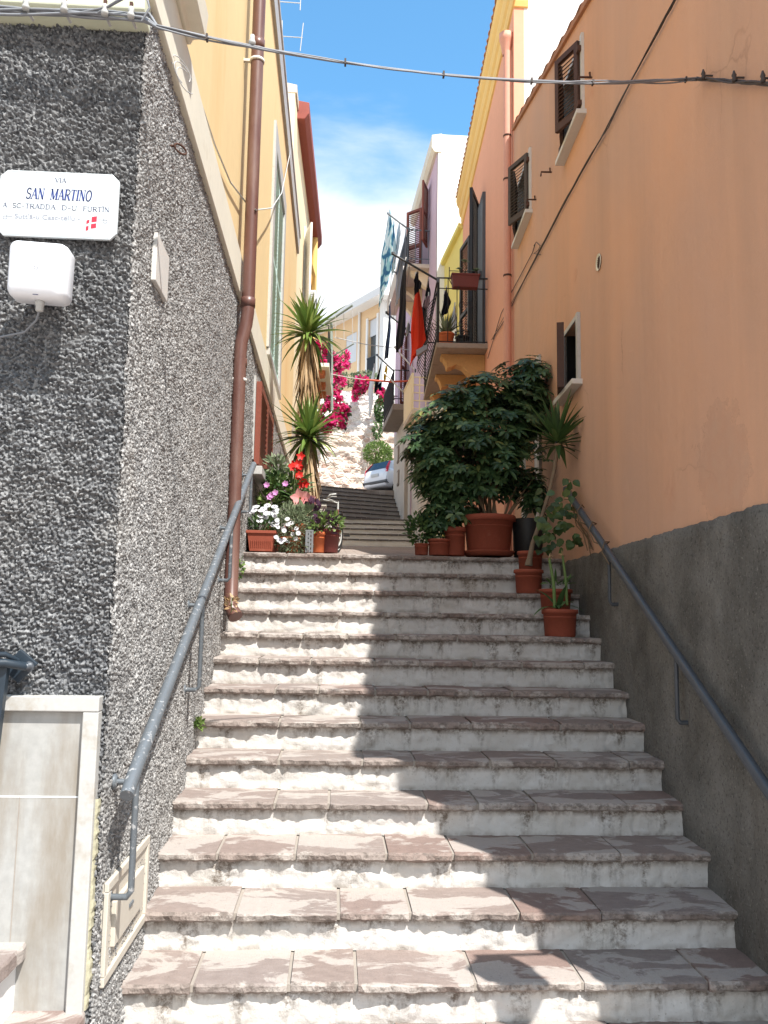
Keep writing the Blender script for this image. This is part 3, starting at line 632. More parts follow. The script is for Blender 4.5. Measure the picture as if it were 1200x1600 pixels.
b = B(); b.box(fx+1.15, fx+2.35, 2.80, 2.83, -.1, 2.4); obj('front_door', b, 'shutter', oh); b = B(); b.box(fx+3.55, fx+4.65, 2.80, 2.83, 3.3, 4.9); obj('front_window', b, 'shutter', oh)
for (y0, y1, z0, z1) in ((9.1, 10.0, 6.2, 7.0), (6.68, 7.46, 5.88, 6.66), (6.94, 7.56, 3.64, 4.28)):
    b = B(); p = wp(y0, -.165); hb(b, p, WD, y1-y0, WNm*-.02, z0, z1); obj('window_back', b, 'dark', oh)
# roof with tiles along the verge
b = B(); n = 4
for a, c in ((0, 1),):
    y0, y1 = YF-.25, 10.28
    b.prism([(WR(y0)-.03, y0, rooftop(y0)-.03), (WR(y0)-.03, y0, rooftop(y0)+.03), (WR(y1)-.03, y1, rooftop(y1)+.03), (WR(y1)-.03, y1, rooftop(y1)-.03)], (7.2, 0, 0))
rf = obj('roof', b, 'tile', oh)
b = B(); y = YF-.25
while y < 10.2:
    z = rooftop(y); L = .42; z2 = rooftop(y+L)
    for i, xo in enumerate((0.02, .22, .44, .66)):
        seg = []
        for (yy, zz, rr) in ((y, z+.025, .085), (y+L, z2+.005, .065)):
            seg.append([(WR(yy)-.06+xo+.085+rr*math.cos(a), yy, zz+rr*.75*math.sin(a)) for a in np.linspace(math.pi*1.02, -.02*math.pi, 9)])
        b.add(seg[0]+seg[1], [(j, j+1, 10+j, 9+j) for j in range(8)], True)
    y += .36
obj('verge_tiles', b, 'tile', oh)
# grey dado with a ragged top edge
ny = 240
yy = np.linspace(YF-.02, 7.9, ny); zt = 2.175+np.array([mnoise.noise(Vector((q*6, 3, 0)))*.016+mnoise.noise(Vector((q*25, 3, 0)))*.007 for q in yy])
rows = []
for q, t in zip(yy, zt):
    c = wp(q); f = .022+.006*mnoise.noise(Vector((q*4, 1, 0)))
    col = [c+WNm*-.03+Z3*t, c+WNm*.008+Z3*t]
    for j in range(40):
        z = t-.012-(t+.25)*j/39; col.append(c+WNm*(f+.010*mnoise.noise(Vector((q*5, z*5, 2)))+.005*mnoise.noise(Vector((q*21, z*21, 2))))+Z3*z)
    rows.append([tuple(k) for k in col])
grid_mesh('cement_base', np.array(rows)[:, ::-1], 'dado', oh)
b = B(); b.box(fx+.01, fx+7, YF-.03, YF+.01, -.3, 2.17); obj('cement_base', b, 'dado', oh)
# upper shuttered windows
def win_shut(yn, yf, z0, z1, mat, far):
    w = obj('window', (lambda b: [hb(b, wp(yn-.055, -.10), WD, .055, WNm*.125, z0-.01, z1+.05), hb(b, wp(yf, -.10), WD, .05, WNm*.118, z0, z1+.05), hb(b, wp(yn, -.10), WD, yf-yn, WNm*.118, z1, z1+.045)] and b)(B()), 'sill', oh)
    b = B(); hb(b, wp(yn-.11, -.03), WD, yf-yn+.19, WNm*.115, z0-.055, z0-.012); obj('sill', b, 'sill', w, bevel=.004)
    lw = (yf-yn)/2
    for hinge, sgn in ((yn, 1), (yf, -1)):
        h = wp(hinge, .035); d = (WD*sgn*math.cos(R(24 if sgn > 0 else 14))+WNm*math.sin(R(24 if sgn > 0 else 14)))
        lf = shutter_leaf('shutter_leaf', w, (h.x, h.y), (d.x, d.y), lw*.98, z0, z1+.01, mat, .032, .05, .036, False)
        for zz in (z0+.08, z1-.09):
            b = B(); c = wp(hinge-.02*sgn, .035); b.obox((c.x, c.y, zz), WD*.035, WNm*.022, (0, 0, .022)); obj('hinge', b, 'rust', lf)
    return w
win_shut(9.16, 9.94, 6.255, 6.965, 'shuttergrey', 0)
win_shut(6.74, 7.40, 5.935, 6.605, 'shutter', 0)
# lower window: one leaf folded back, dark room behind
w = obj('window', (lambda b: [hb(b, wp(6.93, -.12), WD, .05, WNm*.15, 3.67, 4.26), hb(b, wp(7.52, -.12), WD, .04, WNm*.13, 3.67, 4.26), hb(b, wp(6.98, -.12), WD, .54, WNm*.13, 4.24, 4.28)] and b)(B()), 'marblet', oh)
b = B(); hb(b, wp(6.88, -.12), WD, .76, WNm*.21, 3.62, 3.665); obj('sill', b, 'sill', w, bevel=.004)
hp_ = wp(7.50, .045); shutter_leaf('shutter_leaf', w, hp_[:2], (EYE-hp_)[:2], .36, 3.665, 4.245, 'shutter', .062, .05, .036)
b = B(); hb(b, wp(7.495, -.166), WD, .022, WNm*.15, 3.67, 4.25); obj('reveal_liner', b, 'dark', w)  # near-black sheet covering the far reveal
b = B(); hb(b, wp(7.13, -.13), WD, .035, WNm*.04, 3.68, 4.23); hb(b, wp(7.02, -.13), WD, .11, WNm*.03, 4.19, 4.23); sash = obj('sash', b, 'wpaint', w)
b = B(); hb(b, wp(7.10, -.09), WD, .02, WNm*.03, 3.90, 3.99); hb(b, wp(7.08, -.06), WD, .09, WNm*.02, 3.985, 4.005); obj('handle', b, 'wpaint', sash)
# doorway behind the big shrub
w = obj('door', frame4(B(), wp(YF), WD, WNm, U(8.72), U(9.55), 2.30, 4.32, .10, .03), 'marblet', oh)
b = B(); p = wp(8.70, -.10); hb(b, p, WD, .87, WNm*-.04, 2.28, 4.34); obj('door_leaf', b, 'awnw', w)
# round vent
b = B(); c = wp(6.30, .004, 4.43); b.lathe([(.048, 0), (.062, .004), (.066, .010), (.066, -.004)], (0, 0, 0), 24, axis='x')
for vtx in range(len(b.v)): q = Vector(b.v[vtx]); b.v[vtx] = tuple(c+WNm*abs(q.x)*1.0+WD*q.y+Z3*q.z)
vt = obj('round_vent', b, 'creamtrim', oh)
b = B()
for i in range(-3, 4):
    hw = math.sqrt(max(.0001, .046**2-(i*.013)**2)); b.obox(wp(6.30, .004, 4.43+i*.013), WD*hw, WNm*.004, (0, 0, .003))
obj('grille', b, 'rust', vt)
b = B(); b.obox(wp(6.30, .001, 4.43), WD*.033, WNm*.002, (0, 0, .046)); b.obox(wp(6.30, .0012, 4.43), WD*.046, WNm*.002, (0, 0, .030)); obj('vent_hole', b, 'dark', vt)
# shutter hooks (rusty Z irons let into the wall)
for (px, py) in ((925, 121), (862, 269), (838, 312)):
    b = B(); q = atP(px, py, 1.729, .042)
    q = q*1.0-WNm*.0; b.tube([q-WNm*.03+Z3*.0, q+WNm*.015, q+WNm*.018+Z3*.045], .009, 6); b.tube([q+WNm*.012, q+WNm*.105, q+WNm*.11-Z3*.045], .009, 6)
    obj('shutter_hook', b, 'rust', oh)

lt = root('wall_lantern', (1.56, 2.50, 2.3), 'black iron lantern on a bracket at the front corner of the orange house', 'lantern')
b = B(); b.tube([(1.90, YF, 2.75), (1.90, 2.50, 2.78), (1.56, 2.50, 2.74), (1.56, 2.50, 2.62)], .014, 6); b.box(1.84, 1.96, YF-.035, YF-.02, 2.65, 2.85); obj('bracket', b, 'iron', lt)
b = B(); b.lathe([(0, .30), (.03, .29), (.14, .19), (.15, .17), (.13, .17)], (1.56, 2.50, 2.33), 6, False); b.lathe([(0, -.03), (.07, -.02), (.075, 0)], (1.56, 2.50, 2.2), 6, False)
for k in range(6): a = 6.283*k/6; b.tube([(1.56+.075*math.cos(a), 2.5+.075*math.sin(a), 2.2), (1.56+.13*math.cos(a), 2.5+.13*math.sin(a), 2.5)], .008, 4)
obj('frame', b, 'iron', lt); b = B(); b.lathe([(.07, 0), (.122, .29)], (1.56, 2.50, 2.205), 6, False); obj('glass', b, 'plasticg', lt)
# ================================================================== RIGHT: pink house
ph = root('pink_house', (WR(10.3), 10.3, 2.4), 'salmon pink house with an ochre cornice and a white gable wall above the orange roof', 'house')
PD = lambda y: LZ(y)
b = B(); o = wp(10.3); wall(b, o, WD, 6.3, 1.6, lambda q: 9.72, [(3.55, 4.75, 5.93, 8.75)], .22, WNm); hb(b, o, (1, 0, 0), .135, Vector((0, .10, 0)), 1.6, 9.72); obj('wall', b, 'pink', ph)
b = B(); hb(b, (o.x+.135, 10.303), (1, 0, 0), 7, Vector((0, .2, 0)), 1.6, 10.6); obj('gable_wall', b, 'white', ph)
b = B(); b.box(WR(16.6)+.02, o.x+7, 16.3, 16.6, 2, 10.2); obj('rear_gable', b, 'white', ph)
cp = [(0, 9.66), (.025, 9.67), (.04, 9.74), (.04, 9.82), (.07, 9.86), (.085, 9.95), (.085, 10.02), (.125, 10.09), (.14, 10.17), (.14, 10.22), (-.12, 10.30)]
b = B(); e0, e1 = wp(10.02), wp(16.62); b.prism([e0+WNm*a+Z3*(z) for a, z in cp], e1-e0)
b.prism([(e0.x-.0+.0, 10.298-a*.75, z) for a, z in cp], (.20, 0, 0)); obj('cornice', b, 'yelcorn', ph)
b = B(); e0 = wp(10.05, .30); rr = [(e0.x, e0.y)]
vs = []
for i in range(131):
    q = wp(10.06+.05*i, .155+.012*math.sin(i*1.9)); z_ = 10.245+.012*abs(math.sin(i*.95)); vs += [tuple(wp(q.y, -.1, 10.23)), (q.x, q.y, 10.225), (q.x, q.y, z_), tuple(wp(q.y, -.1, 10.30))]
b.add(vs, [(i*4+j, (i+1)*4+j, (i+1)*4+(j+1) % 4, i*4+(j+1) % 4) for i in range(130) for j in range(4)])
obj('roof_tiles', b, 'tile', ph)
b = B(); b.prism([(WR(10.3), 10.4, 10.30), (WR(16.6), 16.6, 10.30), (9, 16.6, 10.36), (9, 10.4, 10.36)], (0, 0, .05)); obj('roof', b, 'tile', ph)
b = B(); p = wp(13.8, -.2); hb(b, p, WD, 1.4, WNm*-.02, 5.9, 8.9); dr = obj('balcony_door', b, 'dark', ph)
hh = wp(13.86, .03); shutter_leaf('shutter_leaf', dr, hh[:2], (-WD*.955+WNm*.30)[:2], .62, 5.95, 8.72, 'iron', .05, .07, .05)
hh = wp(15.05, .03); shutter_leaf('shutter_leaf', dr, hh[:2], (WD*.985+WNm*.17)[:2], .62, 5.95, 8.72, 'iron', .05, .07, .05)
b = B(); hb(b, wp(13.08, .0), WD, .62, WNm*.05, 5.95, 8.55); obj('side_panel', b, 'metal_d', dr)
# balcony
BX = lambda y, o: wp(y, o)
b = B(); y0, y1 = 12.8, 16.05; q0, q1 = wp(y0, -.02), wp(y1, -.02)
b.prism([wp(y0, -.02, 5.83), wp(y1, -.02, 5.83), wp(y1, .80, 5.83), wp(y0, .80, 5.83)], (0, 0, .085)); bl = obj('balcony', b, 'slabgrey', ph, bevel=.012)
prof = [(0, 5.83), (.70, 5.83), (.70, 5.77), (.66, 5.75), (.62, 5.68), (.60, 5.60), (.52, 5.62), (.46, 5.66), (.36, 5.62), (.26, 5.52), (.14, 5.43), (0, 5.40)]
for yc in (13.1, 14.25, 15.5):
    b = B(); b.prism([wp(yc, a, z) for a, z in prof], WD*.24); obj('corbel', b, 'ochre', bl, bevel=.012)
def belly(t):   # pot-bellied bar: offset out from the slab edge against height 0..1
    return .02+.17*math.sin(min(1, max(0, (1-t))*1.28)*math.pi)**1.6*(1 if t < .8 else 1)
b = B(); zt = 6.97
b.tube([wp(12.83, 0, zt), wp(12.83, .78, zt), wp(16.0, .78, zt), wp(16.0, 0, zt)], .014, 6); b.tube([wp(12.83, 0, zt-.17), wp(12.83, .78, zt-.17), wp(16.0, .78, zt-.17), wp(16.0, 0, zt-.17)], .009, 6)
b.tube([wp(12.83, .0, 5.94), wp(12.83, .76, 5.94), wp(16, .76, 5.94)], .009, 6)
for i in range(6):
    a = .06+.14*i; b.tube([wp(12.83-(.03*math.sin(t*3.14) if i else 0), a, 5.94+(zt-5.94)*t) for t in np.linspace(0, 1, 7)], .0075, 6)
b.tube([wp(12.83, .78, 5.92), wp(12.83, .78, zt)], .016, 6); b.tube([wp(16, .78, 5.92), wp(16, .78, zt)], .016, 6)
for i in range(1, 19):
    y = 12.83+3.17*i/19; b.tube([wp(y, .76+belly(t), 5.94+(zt-.17-5.94)*t) for t in np.linspace(0, 1, 10)], .0065, 5)
for t in (.12, .24, .36, .48): b.tube([wp(12.86, .77+belly(t), 5.94+.86*t), wp(15.98, .77+belly(t), 5.94+.86*t)], .005, 5)
for (a0, sg) in ((.34, 1), (.34, -1)):                     # scrolls
    for zc, s2 in ((6.52, 1), (6.24, -1)):
        b.tube([wp(12.825, a0+sg*(.075-.062*math.exp(-t*.22)*math.cos(t)*1.0), zc+s2*.075*math.exp(-t*.22)*math.sin(t)*1.2) for t in np.linspace(0, 7.5, 26)], .006, 5)
obj('railing', b, 'iron', bl)

# pink drainpipe beside the pink house corner
t_ = root('drainpipe', wp(10.36, .07, 2.3), 'pink painted drainpipe at the seam of the orange and pink houses', 'pipe')
b = B(); b.tube([wp(10.40, .07, 2.5), wp(10.40, .07, 9.1)], .05, 10); b.lathe([(.05, 0), (.085, .20), (.095, .22), (.095, .30), (.085, .30), (.05, .1)], wp(10.42, .08, 9.06), 14); obj('pipe', b, 'pink_l', t_)
for z in (4.4, 6.0, 7.3, 7.9): b = B(); b.lathe([(.052, 0), (.056, .005), (.056, .022), (.052, .027)], wp(10.40, .07, z), 12); obj('collar', b, 'rust', t_)

# ================================================================== RIGHT: lemon house, lilac house, pale house
yh = root('lemon_house', (2.42, 16.6, 3), 'low lemon yellow house squeezed between the pink and lilac houses', 'house')
b = B(); d = Vector((2.28-2.425, 2.0, 0)); n_ = Vector((-d.y, d.x, 0)).normalized(); wall(b, (2.425, 16.6), d, 2.0, 2.2, lambda q: 9.62, [(.6, 1.5, 6.2, 8.2)], .2, n_); obj('wall', b, 'lemon', yh)
b = B(); hb(b, (2.36, 16.6), d, 2.0, n_*.02, 9.62, 9.72); hb(b, (2.36, 16.6), d, 2.0, n_*-4, 9.60, 9.70); obj('roof_edge', b, 'lemon', yh)
b = B(); hb(b, (2.5, 16.9), d, 1.4, n_*-.02, 6.1, 8.3); obj('window', b, 'wpaint', yh)

LA, LB = Vector((2.10, 18.5, 0)), Vector((1.94, 22.3, 0)); LDv = (LB-LA).normalized(); LN = Vector((-LDv.y, LDv.x, 0)); LL = (LB-LA).length
lp = lambda u, o=0., z=0.: LA+LDv*u+LN*o+Z3*z
li = root('lilac_house', (2.10, 18.5, 3), 'tall lilac house with a blank white gable wall and red shutters', 'house')
b = B(); wall(b, LA, LDv, LL, 6.35, lambda q: 12.34, [(1.35, 2.25, 10.1, 12.1), (.5, 1.5, 6.25, 8.4)], .2, LN); obj('wall', b, 'lilac', li)
b = B(); wall(b, LA, LDv, LL, 2.5, lambda q: 6.35, [], .2, LN); obj('ground_floor_wall', b, 'beige', li)
b = B(); b.box(2.115, 8, 18.5, 18.7, 2.5, 12.74); b.box(2.115, 8, 22.1, 22.3, 2.5, 12.7); obj('gable_wall', b, 'white', li)
b = B(); b.prism([lp(-.02, -.1, 12.32), lp(-.02, .06, 12.32), lp(-.02, .13, 12.42), lp(-.02, .13, 12.72), lp(-.02, -.1, 12.77)], LDv*(LL+.04)); obj('cornice', b, 'creamtrim', li)
b = B(); b.prism([lp(0, -.1, 12.70), lp(LL, -.1, 12.70), lp(LL, -6, 12.8), lp(0, -6, 12.8)], (0, 0, .06)); obj('roof', b, 'white', li)
b = B(); hb(b, lp(1.3, -.19), LDv, 1.0, LN*-.02, 10.0, 12.2); dr = obj('balcony_door', b, 'paneg', li)
b = B(); hb(b, lp(1.35, -.15), LDv, .05, LN*.06, 10.1, 12.1); hb(b, lp(1.78, -.15), LDv, .05, LN*.06, 10.1, 12.1); obj('door_frame', b, 'wpaint', dr)
q = lp(1.33, .03); shutter_leaf('shutter_leaf', dr, q[:2], (-LDv*.93+LN*.36)[:2], .48, 10.6, 12.1, 'shutterred', .04, .06, .05)
q = lp(2.27, .03); shutter_leaf('shutter_leaf', dr, q[:2], (LDv*.70+LN*.71)[:2], .48, 10.12, 12.1, 'shutterred', .04, .06, .05)
b = B(); b.prism([lp(1.05, -.02, 9.97), lp(3.7, -.02, 9.97), lp(3.7, .52, 9.97), lp(1.05, .52, 9.97)], (0, 0, .10)); bl = obj('balcony', b, 'beige', li, bevel=.01)
for u_ in (1.25, 2.3, 3.3):
    b = B(); b.prism([lp(u_, a, z) for a, z in ((0, 9.97), (.42, 9.97), (.40, 9.88), (.25, 9.78), (.1, 9.60), (0, 9.55))], LDv*.18); obj('corbel', b, 'cream', bl)
b = B()
for zz, rr in ((10.92, .018), (10.2, .01)): b.tube([lp(1.08, .0, zz), lp(1.08, .5, zz), lp(3.68, .5, zz), lp(3.68, 0, zz)], rr, 6)
for i in range(4): b.tube([lp(1.08, .02+.16*i, 10.07), lp(1.08, .02+.16*i, 10.92)], .009, 5)
for i in range(18): b.tube([lp(1.08+.153*i, .5, 10.07), lp(1.08+.153*i, .5, 10.92)], .009, 5)
obj('railing', b, 'metal', bl)
# cream balcony below it, solid side panel and lattice
b = B(); b.prism([lp(.15, -.02, 6.18), lp(1.75, -.02, 6.18), lp(1.75, .50, 6.18), lp(.15, .50, 6.18)], (0, 0, .10)); bl = obj('balcony', b, 'beige', li, bevel=.01)
for u_ in (.35, 1.3):
    b = B(); b.prism([lp(u_, a, z) for a, z in ((0, 6.18), (.40, 6.18), (.38, 6.08), (.22, 5.98), (.1, 5.80), (0, 5.75))], LDv*.18); obj('corbel', b, 'cream', bl)
b = B(); hb(b, lp(.17, .47), LDv, 1.56, LN*.02, 6.30, 7.08); hb(b, lp(.15, .455), LDv, 1.6, LN*.05, 7.08, 7.12); hb(b, lp(.15, .455), LDv, .06, LN*.05, 6.28, 7.08); obj('panel', b, 'cream', bl)
b = B()
for i in range(4): hb(b, lp(.16, .02+.145*i), LDv, .025, LN*.025, 6.28, 7.05)
for i in range(5): hb(b, lp(.165, .0), LN, .47, LDv*.02, 6.30+.18*i, 6.322+.18*i)
obj('lattice', b, 'cream', bl)

VA, VB = Vector((1.90, 22.3, 0)), Vector((1.72, 26.4, 0)); VD = (VB-VA).normalized(); VN = Vector((-VD.y, VD.x, 0)); VL = (VB-VA).length
vp = lambda u, o=0., z=0.: VA+VD*u+VN*o+Z3*z
vh = root('pale_house', (1.9, 22.3, 4.3), 'pale pinkish house beyond the lilac one at the turn of the steps', 'house')
b = B(); wall(b, VA, VD, VL, 7.3, lambda q: 11.3, [(1.0, 1.9, 7.5, 9.6)], .2, VN); wall(b, (8, 22.32), (-1, 0, 0), 6.1, 3, lambda q: 11.3, [], .2, (0, -1, 0)); wall(b, (1.72, 26.4), (1, 0, 0), 6.1, 3, lambda q: 11.3, [], .2, (0, 1, 0)); obj('wall', b, 'lilac', vh)
b = B(); wall(b, VA, VD, VL, 3, lambda q: 7.3, [(.5, 1.3, 4.3, 6.3)], .25, VN); obj('ground_floor_wall', b, 'beige', vh)
b = B(); hb(b, vp(.4, -.2), VD, 1.0, VN*-.03, 4.2, 6.4); obj('door', b, 'shutter', vh)
b = B(); b.prism([vp(-.1, -.1, 11.3), vp(-.1, .28, 11.3), vp(-.1, .30, 11.75), vp(-.1, -.1, 11.8)], VD*(VL+.2)); b.prism([vp(-.1, -.1, 11.5), vp(VL, -.1, 11.5), vp(VL, -6, 11.6), vp(-.1, -6, 11.6)], (0, 0, .06)); obj('roof_edge', b, 'beige', vh)
b = B(); hb(b, vp(.95, -.19), VD, 1.0, VN*-.02, 7.4, 9.7); dr = obj('balcony_door', b, 'shutter', vh)
q = vp(1.0, .03); shutter_leaf('shutter_leaf', dr, q[:2], (-VD*.9+VN*.43)[:2], .45, 7.5, 9.6, 'shutterred', .04, .06, .06)
b = B(); b.prism([vp(.45, -.02, 7.28), vp(3.3, -.02, 7.28), vp(3.3, .45, 7.28), vp(.45, .45, 7.28)], (0, 0, .17)); bl = obj('balcony', b, 'slabgrey', vh, bevel=.015)
b = B()
for zz in (7.6, 8.4): b.tube([vp(.5, 0, zz), vp(.5, .42, zz), vp(3.25, .42, zz), vp(3.25, 0, zz)], .014, 6)
for i in range(4): b.tube([vp(.5, .0+.14*i, 7.45), vp(.5, .0+.14*i, 8.4)], .009, 5)
for i in range(24): b.tube([vp(.5+.119*i, .42, 7.45), vp(.5+.119*i, .42, 8.4)], .009, 5)
obj('railing', b, 'iron', bl)
for u_, z0_, z1_ in ((2.6, 6.25, 6.75), (2.5, 5.55, 6.0)):
    b = B(); hb(b, vp(u_, -.02), VD, .35, VN*.06, z0_, z1_); obj('meter_box', b, 'slabgrey', vh, bevel=.01)
    b = B(); hb(b, vp(u_+.04, .035), VD, .27, VN*.012, z0_+.06, z1_-.06); obj('meter_door', b, 'beige', vh)
hh_ = root('shading_house', (4, 27, 5), 'unseen beige house added behind the pale house to shade the car', 'house')  # added out of view, placed and sized to shade the parked car
b = B(); wall(b, (4.0, 27), (0, 1, 0), 7.6, 4.5, lambda q: 14.5, [(1.5, 2.5, 9, 11), (4.8, 5.8, 9, 11)], .2, (-1, 0, 0)); wall(b, (4, 34.6), (1, 0, 0), 5, 4.5, lambda q: 14.5, [], .2, (0, 1, 0)); wall(b, (4, 27), (1, 0, 0), 5, 4.5, lambda q: 14.5, [], .2, (0, -1, 0)); obj('wall', b, 'beige', hh_)
for u_ in (28.5, 31.8): b = B(); b.box(4.15, 4.19, u_-.05, u_+1.05, 8.9, 11.1); obj('window', b, 'paneg', hh_)
b = B(); b.box(3.8, 9, 26.8, 34.8, 14.5, 14.7); obj('roof', b, 'tile', hh_)
# ================================================================== far end of the street
sw = root('retaining_wall', (1, 44, 7.6), 'high sunlit rubble stone retaining wall closing the end of the street', 'wall')
nx, nz = 150, 90
u, v = np.meshgrid(np.linspace(-6, 9, nx), np.linspace(7.2, 13.55, nz), indexing='ij')
h = (vnoise(u*2.6, v*3.6, 3)-.5)*.22+(vnoise(u*7, v*9, 5)-.5)*.14
grid_mesh('stone_face', np.stack([u, 44+(u-1)*.08-h+(v-7.2)*.06, v+.0*u-(u-1)*.05*(v>13.3)], -1), 'stone', sw)
b = B(); b.prism([(-6, 44.2, 13.50), (9, 45.2, 13.50), (9, 49, 13.6), (-6, 49, 13.6)], (0, 0, -6)); obj('backing', b, 'stone', sw)
b = B(); b.prism([(-30, 48.0, 13.45), (40, 48.5, 13.45), (60, 90, 17), (-60, 90, 17)], (0, 0, -9)); tag(obj('terrain', b, 'paving', origin=(0, 60, 12)), kind='structure')
FC = atY(598, 700, 46); FC = Vector((FC.x, 46, 13.3)); fd = Vector((-2.75, 4.7, 0)).normalized(); fn = Vector((-4.7, -2.75, 0)).normalized(); fr_ = -fn*1.0
def atV(px, py, off=0.): v_ = ray(px, py); o_ = FC+fn*off; t_ = (o_-EYE).dot(fn)/v_.dot(fn); return EYE+v_*t_
ze = atV(592, 474).z; Uf = lambda p: (p-FC).dot(fd)
fh = root('hillside_house', FC, 'peach house with a white overhanging flat roof above the stone wall at the street end', 'house')
w0, w1 = Uf(atV(589, 540)), Uf(atV(575, 540)); zt0, zb0 = atV(582, 497).z, atV(582, 588).z
b0, b1 = Uf(atV(557, 540)), Uf(atV(540, 540)); bz1, bz0 = atV(548, 522).z, atV(548, 568).z
b = B(); wall(b, FC, fd, 12, 13.2, lambda q: ze, [(w0, w1, zb0-.5, zt0), (b0, b1, bz0, bz1)], .25, fn); obj('wall', b, 'peach', fh)
b = B(); wall(b, FC, fr_, 8, 13.2, lambda q: ze, [(1.2, 2.4, 14, 17)], .25, -fd); obj('end_wall', b, 'wpaint', fh)
b = B(); hb(b, FC+fn*.0+fd*.0, fd, .42, fn*.08, 13.2, ze); hb(b, FC+fd*(w0-.20), fd, .2, fn*.07, 13.4, zt0+.1); hb(b, FC+fd*w1, fd, .16, fn*.07, 13.4, zt0+.1); obj('corner_pilaster', b, 'wpaint', fh)
b = B(); p = FC+fn*.75-fd*.7; q = [p, p+fd*13, p+fd*13-fn*9, p-fn*9]; b.prism([(a.x, a.y, ze) for a in q], (0, 0, .42)); obj('roof', b, 'wpaint', fh)
b = B(); hb(b, FC+fd*(w0-.02)-fn*.2, fd, w1-w0+.04, fn*-.02, zb0-.5, zt0); wz = obj('window', b, 'paneg', fh)
b = B(); hb(b, FC+fd*w0-fn*.16, fd, w1-w0, fn*.04, zt0-1.0, zt0-.02); obj('roller_blind', b, 'awnw', wz)
b = B()
for k in range(12): hb(b, FC+fd*(w0+.04+(w1-w0-.1)*k/11)+fn*.03, fd, .03, fn*.03, zb0, zb0+1.1)
hb(b, FC+fd*w0+fn*.03, fd, w1-w0, fn*.05, zb0+1.1, zb0+1.15); obj('railing', b, 'ironblue', wz)
b = B(); hb(b, FC+fd*(b0-.02)-fn*.1, fd, b1-b0+.04, fn*.05, bz0, bz1); obj('roller_blind', b, 'awnw', fh)
b = B(); q = Uf(atV(563, 540)); b.tube([FC+fd*q+fn*.1+Z3*.0, FC+fd*q+fn*.1+Z3*(ze-13.3)], .075, 8); obj('drainpipe', b, 'wpaint', fh)
b = B(); c = FC+fd*6.5-fn*2; b.box(c.x-.25, c.x+.25, c.y-.25, c.y+.25, ze+.4, ze+1.0); b.prism([(c.x-.45, c.y-.45, ze+1.15), (c.x+.45, c.y-.45, ze+1.15), (c.x+.45, c.y+.45, ze+1.15), (c.x-.45, c.y+.45, ze+1.15)], (0, 0, .12)); [b.box(c.x+i*.2-.03, c.x+i*.2+.03, c.y-.2, c.y+.2, ze+1.0, ze+1.15) for i in (-1, 1)]; obj('chimney', b, 'beige', fh)

# ------------------------------------------------------------------ white hatchback at the top of the steps
CZ = 6.96; CA = R(-56)
car = root('parked_car', (3.22, 37.1, CZ), 'white hatchback parked at the top of the far steps, seen from behind', 'car')
ca, sa = math.cos(CA), math.sin(CA)
def cw(x, y, z): return Vector((3.22+x*ca-y*sa, 37.1+x*sa+y*ca, CZ+z+.02*y))   # x right, y forward
sec = [(-1.98, .45, .42, .78), (-2.02, .40, .55, .80), (-1.98, .28, .95, .82), (-1.88, .25, 1.02, .82), (-1.2, .24, 1.02, .84), (0, .24, .98, .86), (1.0, .24, .92, .85), (1.7, .27, .78, .80), (2.05, .38, .62, .62)]
b = B(); vs = []
for (y, zb, zt, hw) in sec:
    for (x, z) in ((-hw*.86, zb), (-hw, zb+.16), (-hw*1.0, zt-.18), (-hw*.94, zt-.02), (-hw*.6, zt+.02), (hw*.6, zt+.02), (hw*.94, zt-.02), (hw, zt-.18), (hw, zb+.16), (hw*.86, zb)): vs.append(cw(x, y, z))
m = len(sec); b.add(vs, [(i*10+k, i*10+(k+1) % 10, (i+1)*10+(k+1) % 10, (i+1)*10+k) for i in range(m-1) for k in range(10)], True); b.add(vs[:10], [tuple(range(10))]); b.add(vs[-10:], [tuple(range(10))])
cb = obj('body', b, 'carw', car)
def cabin(b, inset, mat_z=0):
    st = [(-1.90, .98, .74, 0), (-1.62, 1.34, .62, 0), (-1.25, 1.46, .57, 0), (-.3, 1.48, .57, 0), (.35, 1.36, .58, 0), (1.05, .93, .70, 0)]
    vs = []
    for (y, z, hw, _) in st: vs += [cw(-hw-.10*(z < 1.2), y, .95), cw(-hw, y, z-.03), cw(-hw*.75, y, z), cw(hw*.75, y, z), cw(hw, y, z-.03), cw(hw+.10*(z < 1.2), y, .95)]
    return b.add(vs, [(i*6+k, i*6+k+1, (i+1)*6+k+1, (i+1)*6+k) for i in range(5) for k in range(5)], True)
obj('cabin', cabin(B(), 0), 'carw', car)
b = B(); b.add([cw(-.74, -1.90, 1.0), cw(.72, -1.90, 1.0), cw(.575, -1.64, 1.345), cw(-.59, -1.64, 1.345)], [(0, 1, 2, 3)]); b.v = [tuple(Vector(q)+(cw(0, -1, 0)-cw(0, 0, 0))*.03+Z3*.02) for q in b.v]; obj('rear_window', b, 'glass', car)
